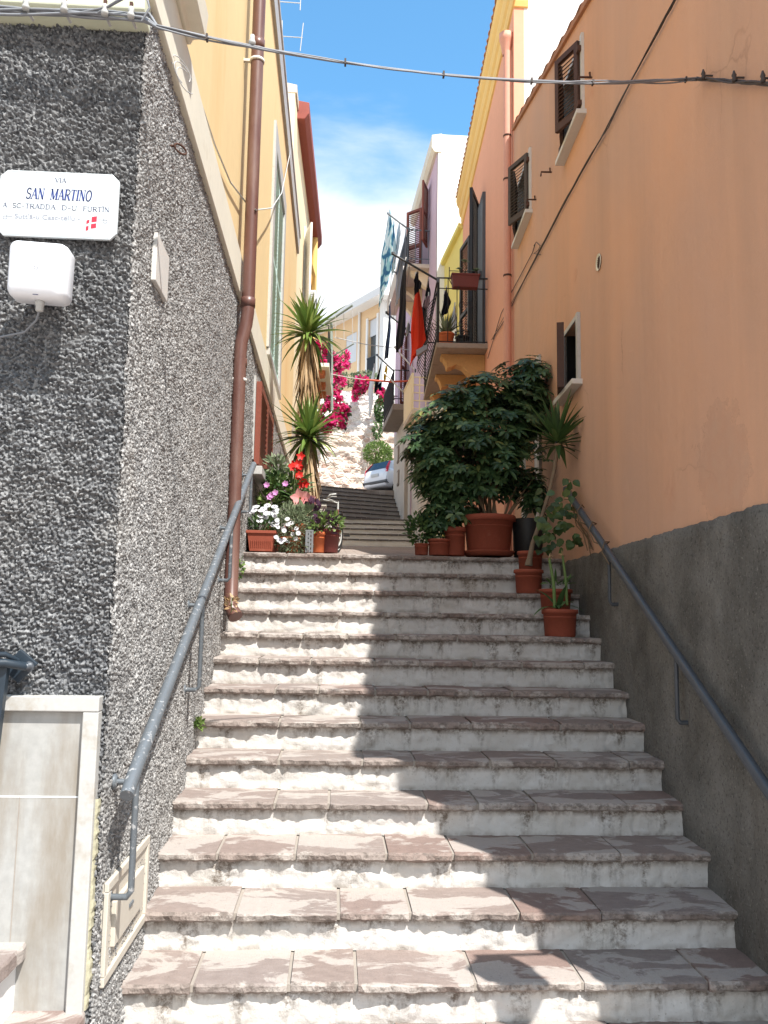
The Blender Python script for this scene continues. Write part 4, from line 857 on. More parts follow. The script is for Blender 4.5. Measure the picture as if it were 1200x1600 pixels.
for sx in (-1, 1):
    b = B(); b.add([cw(sx*.83, -1.45, 1.02), cw(sx*.83, .85, .99), cw(sx*.64, .30, 1.33), cw(sx*.625, -1.2, 1.40)], [(0, 1, 2, 3)]); obj('side_window', b, 'glass', car)
    b = B(); b.prism([cw(sx*.74, -1.985, .84), cw(sx*.83, -1.95, .84), cw(sx*.80, -1.915, 1.05), cw(sx*.645, -1.66, 1.36), cw(sx*.59, -1.68, 1.36), cw(sx*.72, -1.95, 1.05)], (cw(0, -1, 0)-cw(0, 0, 0))*.02); obj('tail_light', b, 'lightred', car)
    for yy in (-1.3, 1.25):
        b = B(); prof = [(.18, -.09), (.31, -.10), (.33, -.05), (.33, .05), (.31, .10), (.18, .09)]; b.lathe(prof, (0, 0, 0), 20, axis='x'); b.v = [tuple(cw(sx*.74+q[0], yy+q[1], .33+q[2])) for q in b.v]; wl_ = obj('wheel', b, 'rubber', car)
        b = B(); b.lathe([(.0, sx*.08), (.19, sx*.085), (.19, -.05)], (0, 0, 0), 16, axis='x'); b.v = [tuple(cw(sx*.74+q[0], yy+q[1], .33+q[2])) for q in b.v]; obj('rim', b, 'plasticg', wl_)
b = B(); b.prism([cw(-.26, -2.035, .70), cw(.26, -2.035, .70), cw(.26, -2.02, .82), cw(-.26, -2.02, .82)], (cw(0, -1, 0)-cw(0, 0, 0))*.01); obj('licence_plate', b, 'plasticg', car)
b = B(); b.prism([cw(-.82, -1.99, .36), cw(.82, -1.99, .36), cw(.82, -2.06, .42), cw(.82, -2.06, .50), cw(-.82, -2.06, .50), cw(-.82, -2.06, .42)], (cw(0, 1, 0)-cw(0, 0, 0))*.12); obj('bumper', b, 'metal_d', car)

# ------------------------------------------------------------------ left balcony with terracotta corbels, clothes frame
b = B(); b.prism([(-.95, 18, 7.0), (-.25, 18, 7.0), (-.20, 20.4, 7.0), (-.9, 20.4, 7.0)], (0, 0, .09)); lb = obj('balcony', b, 'creamtrim', ch, bevel=.008)
for yc in (18.25, 19.2, 20.0):
    b = B(); b.prism([(-.93, yc, 7.0), (-.34, yc, 7.0), (-.36, yc, 6.90), (-.48, yc, 6.88), (-.50, yc, 6.76), (-.64, yc, 6.74), (-.66, yc, 6.60), (-.93, yc, 6.55)], (.01, .30, 0)); obj('corbel', b, 'terrac', lb, bevel=.008)
b = B()
for zz in (7.2, 7.95): b.tube([(-.93, 18.05, zz), (-.29, 18.05, zz), (-.24, 20.35, zz), (-.9, 20.35, zz)], .012, 6)
for i in range(22): y = 18.05+2.3*i/21; b.tube([(-.29+.05*i/21, y, 7.09), (-.29+.05*i/21, y, 7.95)], .008, 5)
obj('railing', b, 'iron', lb)
cf = root('clothes_frame', atY(518, 640, 20.45), 'grey green post with two arms and strings beside the left balcony', 'clothes frame')
b = B(); p0, p1 = atY(517.5, 505, 20.45), atY(518.5, 642, 20.45); b.tube([p0, p1], .042, 6); obj('post', b, 'pergola', cf)
for (a, c) in (((505, 508), (551, 477)), ((519, 557), (553, 537))):
    b = B(); b.tube([atY(*a, 20.5), atY(*c, 20.0)], .028 if a[0] < 510 else .016, 6); obj('arm', b, 'pergola', cf)
b = B()
for (x, ya, yb) in ((524, 494, 530), (537, 486, 532), (550.5, 478, 538)): b.tube([atY(x, ya, 20.2), atY(x+.6, yb, 20.2)], .007, 4)
obj('string', b, 'cablel', cf)

# ------------------------------------------------------------------ handrails
def handrail(name, pts, r, label, wallx, brs, stub):
    t = root(name, pts[0], label, 'handrail')
    b = B(); b.tube(pts, r, 14); obj('rail', b, 'metal' if wallx < 0 else 'metal_d', t)
    for (y, z0) in brs:
        f = (y-pts[0][1])/(pts[-1][1]-pts[0][1]); x = pts[0][0]+(pts[-1][0]-pts[0][0])*f; zr = pts[0][2]+(pts[-1][2]-pts[0][2])*f
        wx = XL if wallx < 0 else WR(y)
        b = B(); b.tube([(x, y, zr-.01), (x, y, z0+.02), (x+(.015 if wallx > 0 else -.015), y, z0), (wx, y, z0)], .0125, 8)
        b.tube([(x, y, zr-.05), (wx, y, zr-.05)], .0115, 8)
        for zz in (z0, zr-.05): b.lathe([(0, 0), (.03, 0), (.03, .012), (.018, .02)] if wallx < 0 else [(0, 0), (.03, 0), (.03, -.012), (.018, -.02)], (wx, y, zz), 10, axis='x')
        obj('bracket', b, 'metal' if wallx < 0 else 'metal_d', t)
    return t
handrail('handrail', [(-.735, 3.25, .995), (-.735, 3.33, 1.045), (-.735, 7.4, 2.955)], .0255, 'weathered grey steel handrail on the pebbledash wall left of the steps', -1, [(3.40, .60), (4.85, 1.24), (6.02, 1.89), (7.25, 2.52)], 0)
pa, pb = atP(884, 764, 1.65, .042), atP(1200, 1235, 1.65, .042); pc = pb+(pb-pa)*.22
handrail('handrail', [tuple(pc), tuple(pb), tuple(pa)], .026, 'dark grey steel handrail on the cement base right of the steps, leaves climbing its top', 1, [(4.6, 1.12), (5.88, 1.77), (3.3, .45)], 0)

# side railing with a diamond wall plate at the left edge
t_ = root('iron_railing', (-1.3, 3.2, 1.4), 'blue black iron railing end with a diamond wall plate above the marble', 'railing')
b = B(); c = atY(30, 1041, 3.235); e = .062; b.prism([c+Vector((-e*1.05, 0, -.01)), c+Vector((.0, 0, -e)), c+Vector((e*1.05, 0, .01)), c+Vector((0, 0, e))], (0, .014, 0)); obj('wall_plate', b, 'ironblue', t_, bevel=.003)
b = B(); b.lathe([(.0, -.03), (.012, -.03), (.012, 0), (.02, 0)], (c.x+.035, 3.232, c.z), 8, axis='y'); obj('bolt', b, 'metal_d', t_)
b = B(); e_ = atY(8, 1036, 3.15); b.tube([c+Vector((.03, -.02, .0)), e_, e_+Vector((-.8, -.25, -.02))], .016, 10); b.tube([c+Vector((.0, -.02, .02)), e_+Vector((0, 0, .03)), e_+Vector((-.8, -.25, .02))], .010, 6); e2 = atY(6, 1040, 3.16); b.prism([e2+Vector((.012, 0, 0)), e2-Vector((.03, 0, 0)), e2-Vector((.045, 0, .42)), e2-Vector((.012, 0, .42))], (0, .03, 0)); obj('rail', b, 'ironblue', t_)

# ------------------------------------------------------------------ street sign
def glyphs():
    G = {}; A = lambda cx, cy, rx, ry, a0, a1, n=14: [(cx+rx*math.cos(R(a0+(a1-a0)*i/n)), cy+ry*math.sin(R(a0+(a1-a0)*i/n))) for i in range(n+1)]
    th, tk = .045, .10
    sf = lambda x, y: ([(x-.11, y), (x+.11, y)], .035)
    G['V'] = (.72, [([(.08, 1), (.36, 0)], tk), ([(.64, 1), (.36, 0)], th), sf(.08, 1), sf(.64, 1)])
    G['I'] = (.32, [([(.16, 1), (.16, 0)], tk), sf(.16, 1), sf(.16, 0)])
    G['A'] = (.74, [([(.36, 1), (.08, 0)], th), ([(.36, 1), (.66, 0)], tk), ([(.18, .36), (.54, .36)], th), sf(.08, 0), sf(.66, 0)])
    G['S'] = (.58, [(A(.29, .75, .20, .25, 30, 270), .07), (A(.29, .25, .22, .25, 90, -150), .07), ([(.47, .98), (.47, .78)], .03), ([(.10, .02), (.10, .24)], .03)])
    G['N'] = (.76, [([(.14, 0), (.14, 1)], th), ([(.14, 1), (.62, 0)], tk), ([(.62, 0), (.62, 1)], th), sf(.12, 1), sf(.14, 0), sf(.62, 1)])
    G['M'] = (.92, [([(.14, 0), (.14, 1)], th), ([(.14, 1), (.45, .05)], tk), ([(.45, .05), (.76, 1)], th), ([(.76, 1), (.76, 0)], tk), sf(.12, 1), sf(.14, 0), sf(.78, 1), sf(.76, 0)])
    G['R'] = (.70, [([(.14, 0), (.14, 1)], tk), ([(.14, 1), (.34, 1)]+A(.34, .75, .24, .25, 90, -90)[1:]+[(.14, .5)], .06), ([(.34, .5), (.62, 0)], tk), sf(.14, 0), sf(.10, 1), sf(.64, 0)])
    G['T'] = (.68, [([(.34, 1), (.34, 0)], tk), ([(.06, 1), (.62, 1)], th), ([(.06, 1), (.06, .82)], .035), ([(.62, 1), (.62, .82)], .035), sf(.34, 0)])
    G['O'] = (.74, [(A(.37, .5, .29, .5, 0, 360, 26), .075)])
    G['C'] = (.68, [(A(.38, .5, .30, .5, 45, 315, 22), .075), ([(.60, .98), (.60, .76)], .03)])
    G['D'] = (.74, [([(.14, 0), (.14, 1)], tk), ([(.14, 1), (.32, 1)]+A(.32, .5, .32, .5, 90, -90)[1:]+[(.14, 0)], .06), sf(.10, 1), sf(.10, 0)])
    G['U'] = (.76, [([(.14, 1)]+A(.38, .28, .24, .28, 180, 360)+[(.62, 1)], .075), sf(.14, 1), sf(.62, 1)])
    G['F'] = (.60, [([(.14, 0), (.14, 1)], tk), ([(.14, 1), (.54, 1), (.54, .82)], th), ([(.14, .52), (.42, .52)], th), ([(.42, .62), (.42, .42)], .03), sf(.14, 0), sf(.10, 1)])
    G['Ì'] = (.32, G['I'][1]+[([(.02, 1.32), (.20, 1.14)], .06)])
    G['-'] = (.50, [([(.06, .45), (.44, .45)], .06)]); G[' '] = (.50, [])
    return G
GL = glyphs()
SP = lambda x, z, y=3.2610: Vector((x, y, z))
def stroke(b, pts, w, y):
    pts = [Vector((p[0], p[1])) for p in pts]
    for p, q in zip(pts[:-1], pts[1:]):
        d = (q-p).normalized(); n = Vector((-d.y, d.x))*w*.5; e = d*w*.18
        b.add([SP(*(p-n-e), y), SP(*(q-n+e), y), SP(*(q+n+e), y), SP(*(p+n-e), y)], [(0, 1, 2, 3)])
def text(b, s, x0, x1, z, h, slant=0, y=3.2612, bold=1., sx=1.):
    tot = sum(GL[c][0] for c in s); k = (x1-x0)/tot; x = x0
    for c in s:
        wd, st_ = GL[c]
        for pts, w in st_: stroke(b, [(x+p[0]*k+slant*p[1]*h, z+p[1]*h+(x-x0)*-.004) for p in pts], w*h*bold, y)
        x += wd*k
sg = root('street_sign', (-1.13, 3.27, 3.22), 'white enamel street name plate with clipped corners on the pebbledash front', 'sign')
c0 = [SP(-1.357, 3.125), SP(-1.325, 3.092), SP(-.918, 3.092), SP(-.893, 3.118), SP(-.893, 3.332), SP(-.922, 3.362), SP(-1.325, 3.362), SP(-1.352, 3.335)]
c0 = [Vector((p.x, 3.262, p.z)) for p in c0]; b = B(); b.prism(c0, (0, .014, 0)); obj('plate', b, 'enamel', sg, bevel=.002)
b = B(); cc = [Vector((-1.125+(p.x+1.125)*.968, 3.2614, 3.227+(p.z-3.227)*.955)) for p in c0]
for p, q in zip(cc, cc[1:]+cc[:1]): stroke(b, [(p.x, p.z), (q.x, q.z)], .0012, 3.2614)
obj('border_line', b, 'inkg', sg)
b = B(); text(b, 'VIA', -1.142, -1.098, 3.318, .0185, bold=1.5); obj('lettering', b, 'inkd', sg)
b = B(); text(b, 'SAN', -1.250, -1.180, 3.247, .043, .10, bold=1.45); text(b, 'MARTINO', -1.158, -.998, 3.247, .043, .10, bold=1.45); obj('lettering', b, 'ink', sg)
b = B(); text(b, 'A', -1.334, -1.318, 3.208, .0185, bold=1.6); text(b, 'SC-TRADDA', -1.298, -1.132, 3.207, .0185, bold=1.6); text(b, 'D-U', -1.110, -1.050, 3.206, .0185, bold=1.6); text(b, 'FURTÌN', -1.028, -.925, 3.205, .0185, bold=1.6); obj('lettering', b, 'inkd', sg)
fc = bpy.data.curves.new('lettering', 'FONT'); fc.body = "Sutt'\u00e2-u Casc-t\u00ebllu -"; fc.size = .030; fc.offset = .0004; fo = bpy.data.objects.new('tmp', fc); COL.objects.link(fo)
bpy.context.view_layer.update(); me = bpy.data.meshes.new_from_object(fo.evaluated_get(bpy.context.evaluated_depsgraph_get())); bpy.data.objects.remove(fo)
xs = [q.co.x for q in me.vertices]; k = .250/max(xs); lt = B(); lt.add([SP(-1.287+q.co.x*k, 3.164+q.co.y*.92, 3.2612) for q in me.vertices], [tuple(p.vertices) for p in me.polygons]); obj('lettering', lt, 'inkg', sg)
b = B(); zc = 3.172
for sgn, x in ((1, -1.316), (-1, -.945)):     # little square hooks at each side of the last line
    stroke(b, [(x+.022*sgn, zc), (x-.012*sgn, zc), (x-.012*sgn, zc-.012), (x, zc-.012), (x, zc+.026)], .0022, 3.2612)
obj('ornament', b, 'inkg', sg)
b = B(); x = -1.018
stroke(b, [(x, 3.112), (x+.004, 3.178)], .0018, 3.2612); obj('flag_pole', b, 'inkg', sg)
b = B()
def wq(x0, x1, z0, z1, k=0): b.add([SP(x0, z0, 3.2612), SP(x1, z0+k, 3.2612), SP(x1, z1+k, 3.2612), SP(x0, z1, 3.2612)], [(0, 1, 2, 3)])
wq(x+.007, x+.018, 3.152, 3.166, .006); wq(x+.006, x+.016, 3.124, 3.142, .004); wq(x+.026, x+.046, 3.160, 3.182, .004); wq(x+.025, x+.045, 3.134, 3.153, .004); obj('flag', b, 'redink', sg); sg.location.y -= .014; sg.location.x += .007

# ------------------------------------------------------------------ wireless box
wb = root('wireless_box', (-1.175, 3.16, 2.97), 'rounded white plastic wireless antenna box below the street sign', 'antenna box')
b = B(); c = atY(61, 424, 3.11); c.y = 3.125; ang = R(-2.5)
def rbox(b, c, hx, hy, hz, r, n=6, ang=0, tilt=0):
    vs = []; ca_, sa_ = math.cos(ang), math.sin(ang)
    prof = [(-hy, .55), (-hy+.004, .86), (-hy+.016, .97), (-hy+.035, 1.), (hy-.004, 1.), (hy, .97)]
    for (y, s_) in prof:
        for q in range(4):
            sx, sz = ((1, 1), (-1, 1), (-1, -1), (1, -1))[q]
            for i in range(n):
                a = R(90*q+90*i/(n-1)); x = (sx*(hx-r)+r*math.cos(a))*s_; z = (sz*(hz-r)+r*math.sin(a))*s_
                vs.append(c+Vector((x*ca_-z*sa_, y+tilt*z, x*sa_+z*ca_)))
    m = 4*n
    b.add(vs, [(i*m+k, i*m+(k+1) % m, (i+1)*m+(k+1) % m, (i+1)*m+k) for i in range(5) for k in range(m)], True); b.add(vs[:m], [tuple(range(m))], True); b.add(vs[-m:], [tuple(range(m))[::-1]])
rbox(b, c, .108, .048, .103, .030, ang=ang, tilt=-.12); obj('housing', b, 'plasticw', wb)
b = B(); y_ = 3.125-.0495
for i in range(16):
    a0, a1 = 2*math.pi*i/16, 2*math.pi*(i+1)/16; zz = lambda a, r: (c.x+r*math.cos(a), y_-.12*(r*math.sin(a)), c.z+r*math.sin(a))
    b.add([zz(a0, .0060), zz(a1, .0060), zz(a1, .0074), zz(a0, .0074)], [(0, 1, 2, 3)])
b.add([(c.x-.012, y_+.019, c.z-.093), (c.x+.008, y_+.019, c.z-.094), (c.x+.008, y_+.0195, c.z-.0965), (c.x-.012, y_+.0195, c.z-.0955)], [(0, 1, 2, 3)]); obj('mark', b, 'inkd', wb)
b = B(); b.lathe([(0, 0), (.017, 0), (.017, -.018), (.014, -.022), (.014, -.040), (.009, -.044), (0, -.044)], (c.x, 3.14, c.z-.100), 12); obj('cable_gland', b, 'plasticg', wb)
b = B(); b.tube([(c.x, 3.14, c.z-.14), (c.x-.015, 3.16, c.z-.17), (c.x-.07, 3.20, c.z-.205), (c.x-.17, 3.235, c.z-.215), (c.x-.4, 3.25, c.z-.20)], .0045, 6); obj('lead', b, 'cable', wb)
b = B(); b.box(c.x-.05, c.x+.05, 3.16, 3.27, c.z-.05, c.z+.06); obj('wall_mount', b, 'plasticg', wb)

# ------------------------------------------------------------------ brown downpipe
dp = root('downpipe', (-.76, 6.4, 1.75), 'brown copper coloured downpipe running the full height of the left house', 'pipe')
zb_ = atX(382, 545, -.765).z
b = B(); b.tube([(-.725, 6.42, 8.3), (-.725, 6.42, zb_+.22), (-.735, 6.42, zb_+.12), (-.765, 6.415, zb_-.02), (-.77, 6.41, zb_-.12), (-.77, 6.40, 2.30)], .050, 16); b.tube([(-.77, 6.40, 2.35), (-.77, 6.40, 1.72), (-.72, 6.34, 1.64)], .054, 14); pi = obj('pipe', b, 'copper', dp)
b = B(); [b.lathe([(.051, -.04), (.0555, -.038), (.0555, .03), (.051, .032)], (x, 6.42, z), 16) for x, z in ((-.725, zb_+.30), (-.77, zb_-.18), (-.725, 6.2))]; obj('socket', b, 'copper', pi)
for x, z in ((-.77, zb_-.32), (-.725, 6.05), (-.725, 7.6)):
    b = B(); b.lathe([(.051, -.012), (.058, -.012), (.058, .012), (.051, .012)], (x, 6.42, z), 16); b.box(XL-.02, x, 6.405, 6.435, z-.01, z+.01); obj('pipe_clip', b, 'sill', dp)

# ------------------------------------------------------------------ cables
oc = root('overhead_cable', (-.82, 3.2, 4.0), 'thick bundle of grey cables strung across the street near the top', 'cable')
A0 = atY(244, 42, 3.12); pA = atY(440, 69, 3.55); A1 = atP(1090, 123, 1.70, .042)
b = B(); rg = random.Random(3)
def catp(f, k=0., ph=0.): p = A0.lerp(A1, f); return p+Vector((0, 0, -.10*4*f*(1-f)+k*math.sin(f*21+ph)))+Vector((0, k*math.cos(f*17+ph), 0))
for i in range(5): b.tube([catp(f, .0045+.0025*(i % 3), i*1.9) for f in np.linspace(0, 1, 90)], .0036 if i else .0048, 6)
obj('span', b, 'cable', oc)
for f in (.07, .28, .45, .62, .75, .97): b = B(); b.obox(catp(f), (.004, 0, 0), (0, .012, 0), (0, 0, .012)); obj('tie', b, 'cabled', oc)
b = B()
for i in range(5): b.tube([(-1.95+(A0.x-.06+.008*i+1.95)*f, 3.13+.007*i, 3.945+.014*math.sin(f*9+i*1.7)+.008*i) for f in np.linspace(0, 1, 26)]+[tuple(A0+Vector((0, .004*i, .004*i)))], .0055, 6)
b.tube([(-.98, 3.13, 3.955), (-.9, 3.10, 3.99), (-.845, 3.10, 4.02), (-.82, 3.10, 4.08)], .004, 5); b.tube([(-.80, 3.11, 3.92), (-.77, 3.10, 3.97), (-.785, 3.10, 4.02), (-.83, 3.12, 4.03)], .0045, 6); b.tube([(-1.05, 3.13, 3.955), (-.93, 3.12, 3.98), (-.83, 3.12, 4.05)], .004, 5)
obj('wall_run', b, 'cable', oc)
b = B(); q0 = atP(1090, 123, 1.70, .042); q1 = atP(1200, 131, 1.70, .042); q2 = q1+(q1-q0)*.5
for i in range(4): b.tube([q0.lerp(q2, f)+Vector((-.004*i, 0, .008*math.sin(f*14+i*2))) for f in np.linspace(-.0, 1, 18)], .0055, 6)
obj('wall_run', b, 'cabled', oc)
for (x, z) in ((-1.245, 3.955), (-1.10, 3.955), (-.945, 3.95), (-.845, 3.945)):
    b = B(); b.lathe([(.0, -.012), (.013, -.012), (.015, 0), (.010, .012), (.013, .018), (.009, .032), (0, .034)], (x, 3.12, z+.006), 10); b.tube([(x, 3.12, z), (x, 3.2, z+.01)], .006, 6); ins = obj('insulator', b, 'plasticg', oc)
    b = B(); b.box(x-.006, x+.006, 3.114, 3.126, z+.038, z+.058); obj('bolt', b, 'rust', ins)
for px, py in ((1099, 118), (1147, 121), (1192, 122)):
    p = atP(px, py, 1.68, .042); b = B(); b.lathe([(.0, -.022), (.010, -.022), (.012, -.01), (.008, .0), (.012, .010), (.008, .02), (.004, .034), (0, .036)], p, 10); b.tube([p, p-WNm*.06], .005, 6); obj('insulator', b, 'cabled', oc)
b = B(); f = .135; p = catp(f); b.lathe([(.0, -.012), (.013, -.012), (.015, 0), (.010, .012), (.009, .03), (0, .03)], p+Vector((0, 0, .02)), 10); obj('insulator', b, 'plasticg', oc)

wc_ = root('wall_wire', atP(1055, 0, 1.72, .042), 'thin dark twin wires running slantwise up the orange wall', 'cable')
def wline(pts, r, mat, out=1.712, jit=.004):
    b = B(); W_ = [atP(px, py, out, .042) for px, py in pts]; L_ = []
    for p, q in zip(W_[:-1], W_[1:]): L_ += [p.lerp(q, f)+Z3*rg.uniform(-jit, jit)*(f > 0) for f in np.linspace(0, 1, 6)[:-1]]
    b.tube(L_+[W_[-1]], r, 5); return b
b = wline([(1080, -60), (1055, 0), (1020, 65), (984, 130), (945, 205), (914, 260), (880, 322), (850, 380), (818, 440), (790, 497), (770, 530)], .006, 'cabled'); obj('wire', b, 'cabled', wc_)
b = wline([(1053, 0), (984, 131), (950, 200), (925, 238), (878, 322), (817, 441), (768, 531)], .004, 'cabled', 1.705); obj('wire', b, 'cabled', wc_)
b = wline([(836, 382), (832, 395), (800, 455), (783, 490), (762, 560)], .005, 'cabled'); b2 = wline([(834, 384), (838, 378), (844, 384), (841, 391), (834, 396), (845, 398)], .004, 'cabled', 1.71, 0); b.add(b2.v, b2.f, True); obj('wire', b, 'cabled', wc_)
for px, py in ((1029, 41), (1016, 66), (975, 150), (940, 215), (931, 231), (917, 257), (905, 280), (888, 308), (878, 330), (862, 362)):
    pass
lw_ = root('wall_wire', atX(300, 140, XL+.02), 'pale wire sagging along the yellow wall across the brown downpipe', 'cable')
b = B(); pts = [(295, 120, .03), (312, 155, .015), (335, 225, .015), (360, 285, .015), (384, 316, .03), (400, 328, .14), (425, 325, .06), (440, 302, .03), (455, 230, .03)]
b.tube([atX(x, y, XL+o) for x, y, o in pts], .0065, 6); obj('wire', b, 'cablel', lw_)
b = B()
cc_ = atX(283, 108, XL+.06)
for k in range(3): b.tube([cc_+Vector((.030*math.cos(a)+.008*k, .07*math.cos(a)+.02*k, .045*math.sin(a)-.015*k)) for a in np.linspace(-.5+k, 3.6+k, 22)], .0026, 5)
obj('coil', b, 'cablel', lw_)
ac = root('wall_ring', atX(283, 233, XL+.03), 'small rusty iron ring fixed high in the pebbledash side wall', 'ring')
b = B(); p = atX(282, 233, XL+.05); b.tube([p+Vector((.022*math.cos(a), .03*math.cos(a), .020*math.sin(a))) for a in np.linspace(0, 6.4, 22)], .005, 6); b.tube([p+Vector((-.08, -.02, .0)), p+Vector((-.02, -.025, 0))], .006, 6); obj('ring', b, 'rust', ac)
# tv antenna over the left roof
ta = root('tv_antenna', (-.95, 9.8, 8.3), 'thin metal television antenna above the yellow roof edge', 'antenna')
p = lambda x, y: atY(x, y, 9.8)
b = B(); b.tube([p(425, 120), p(428, -60)], .014, 6); obj('mast', b, 'cablel', ta)
b = B()
for a, c in (((430, 2), (470, 5)), ((430, 56), (473, 59)), ((441, 32), (441, 60)), ((474, 36), (469, 80)), ((470, -8), (469, 16))): b.tube([p(*a), p(*c)], .006, 5)
obj('element', b, 'cablel', ta)
# ================================================================== pots and plants
def rv(rg): 
    while True:
        v = Vector((rg.uniform(-1, 1), rg.uniform(-1, 1), rg.uniform(-1, 1)))
        if .05 < v.length < 1: return v.normalized()
def pot(t, c, r, h, mat='terra', rim=True, name='pot', taper=.76, rimh=.16):
    c = Vector(c); b = B(); rr = r*.93
    prof = [(0, 0), (r*taper, 0), (r*taper+.004, .006)]
    if rim: prof += [(rr*(.97), h*(1-rimh)), (rr*.975, h*(1-rimh)), (r, h*(1-rimh)+.004), (r, h-.006), (r-.004, h), (r-.016, h), (r-.020, h-.004), (r*.86, h*.80), (0, h*.80)]
    else: prof += [(r, h-.004), (r-.004, h), (r-.014, h), (r*.9, h*.82), (0, h*.82)]
    b.lathe(prof, c, 32); o = obj(name, b, mat, t)
    if rim:
        b = B(); [b.lathe([(rr*(taper+(.97-taper)*q)+.001, h*(1-rimh)*q), (rr*(taper+(.97-taper)*q)+.005, h*(1-rimh)*q+.005), (rr*(taper+(.97-taper)*(q+.03))+.001, h*(1-rimh)*q+.012)], c, 32) for q in (.82,)]; obj('moulding', b, mat, o)
    b = B(); n = 14; b.lathe([(r*.87, h*.84), (r*.5, h*.87), (0, h*.86)], c, 16); obj('soil', b, 'soil', t)
    return o
def rosette(b, p, nrm, nl, L, Wd, rg, droop=.35, lift=.25):
    nrm = nrm.normalized(); a = nrm.orthogonal().normalized(); c = nrm.cross(a); ph = rg.uniform(0, 6.3)
    for i in range(nl):
        w = ph+6.283*i/nl+rg.uniform(-.12, .12); d = a*math.cos(w)+c*math.sin(w)+nrm*lift
        b.leaf(p+d*L*.12, d, nrm, L*rg.uniform(.8, 1.12), Wd, droop, 3, [.3, 1, .9, .12], .18)
def blob(rg, c, rx, ry, rz, shell=.45):
    v = rv(rg); k = shell+(1-shell)*rg.random()**.5
    return Vector(c)+Vector((v.x*rx, v.y*ry, v.z*rz))*k, v
def pxb(px, py, rx, ry, Y, dep=.3):
    c = atY(px, py, Y); k = Y*1.02/FP; return (c, rx*k, dep, ry*k)

# ---- the big umbrella tree in the large pot
us = root('potted_umbrella_tree', (1.42, 7.95, 2.24), 'huge dark green umbrella tree bush in the largest terracotta pot above the steps', 'potted plant', 'potted plants on the right')
zb = LZ(7.95); pot(us, (1.425, 7.98, zb+.035), .255, .345)
b = B(); b.lathe([(0, 0), (.215, 0), (.245, .035), (.25, .045), (.238, .045), (.2, .02), (0, .02)], (1.425, 7.98, zb+.002), 32); obj('saucer', b, 'terra', us)
rg = random.Random(11)
blobs = [pxb(730, 700, 68, 78, 8.15, .42), pxb(700, 652, 42, 42, 8.15, .32), pxb(790, 668, 52, 62, 8.1, .36), pxb(828, 598, 30, 38, 8.35, .26), pxb(752, 622, 52, 34, 8.2, .32), pxb(678, 716, 32, 44, 8.2, .28), pxb(775, 735, 46, 42, 8.0, .32), pxb(712, 775, 38, 28, 8.05, .25), pxb(825, 640, 34, 40, 8.3, .25), pxb(667, 690, 22, 22, 8.2, .2), pxb(690, 745, 36, 34, 8.1, .25)]
b = B()
for bl_, n in zip(blobs, (300, 150, 210, 130, 160, 110, 130, 85, 110, 60, 90)):
    cl_ = [(blob(rg, *bl_, .62), rg.uniform(.06, .13)) for _ in range(max(3, n//11))]
    for _ in range(n):
        (p, v), cr_ = rg.choice(cl_) if rg.random() < .72 else (blob(rg, *bl_, .35), .0); w_ = rv(rg); p = p+Vector((w_.x, w_.y, w_.z*.7))*cr_; v = (v+w_*(.9 if cr_ else 0)).normalized()
        if p.x > WR(p.y)-.06: continue
        nn = Vector((v.x*.7, v.y*.7-.15, v.z*.5+.75)).normalized(); rosette(b, p+v*rg.choice((0, 0, 0, .04, .08)), nn, rg.choice((6, 7, 8)), rg.uniform(.07, .115), .038, rg, .55, .05)
obj('foliage', b, 'leafdark', us)
b = B()
for i in range(9):
    e = blobs[i % 7][0]; s0 = Vector((1.425+rg.uniform(-.1, .1), 7.98+rg.uniform(-.1, .1), zb+.3)); e2 = e+Vector((rg.uniform(-.15, .15), rg.uniform(-.1, .1), .1))
    m = s0.lerp(e2, .5)+Vector((rg.uniform(-.06, .06), rg.uniform(-.06, .06), .1)); b.tube([s0, s0.lerp(m, .5)+Vector((0, 0, .06)), m, m.lerp(e2, .6), e2], [.014, .013, .011, .009, .005], 7)
s0 = Vector((1.48, 7.9, zb+.3))
for px, py in ((832, 760), (815, 745), (838, 742)): e = atY(px, py, 7.9); b.tube([s0+Vector((.05, 0, -.02)), s0.lerp(e, .5)+Vector((0, 0, -.02)), e], [.014, .011, .006], 7)
obj('stem', b, 'stem', us)
b = B()
for px, py in ((832, 760), (815, 745), (838, 742), (825, 770), (800, 765), (845, 720)):
    e = atY(px, py, 7.9)
    for _ in range(5): rosette(b, e+rv(rg)*.07, Vector((rg.uniform(-.4, .4), -.3, 1)), 7, .085, .03, rg, .6, .05)
obj('foliage', b, 'leafdark', us)
# ---- black pot with a shrub behind, then smaller pots to the left of the big one
def bush(t, c, rx, ry, rz, n, L, Wd, mat, seed, drp=.3, nl=1, up=.5, name='foliage', shell=.3):
    rg = random.Random(seed); b = B()
    for _ in range(n):
        p, v = blob(rg, c, rx, ry, rz, shell)
        if nl > 1: rosette(b, p, Vector((v.x*.6, v.y*.6-.1, .6+v.z*.4)), nl, L*rg.uniform(.8, 1.15), Wd, rg, drp, .15)
        else: b.leaf(p, v+rv(rg)*.8+Vector((0, 0, up)), rv(rg)+Vector((0, 0, 1)), L*rg.uniform(.7, 1.2), Wd*rg.uniform(.8, 1.2), drp, 3, [.3, 1, .8, .1])
    return obj(name, b, mat, t)
GP = 'potted plants on the right'
t = root('potted_shrub', (1.78, 7.95, zb), 'black plastic pot wedged between the largest terracotta pot and the orange wall', 'potted plant', GP)
pot(t, (1.80, 7.98, zb), .15, .36, 'blackpl', False, taper=.85); bush(t, (1.86, 8.0, zb+.62), .13, .12, .22, 45, .09, .032, 'leafdark', 21, .5, 7)
t = root('potted_shrub', (1.09, 7.95, zb), 'tall narrow terracotta pot just left of the largest pot', 'potted plant', GP)
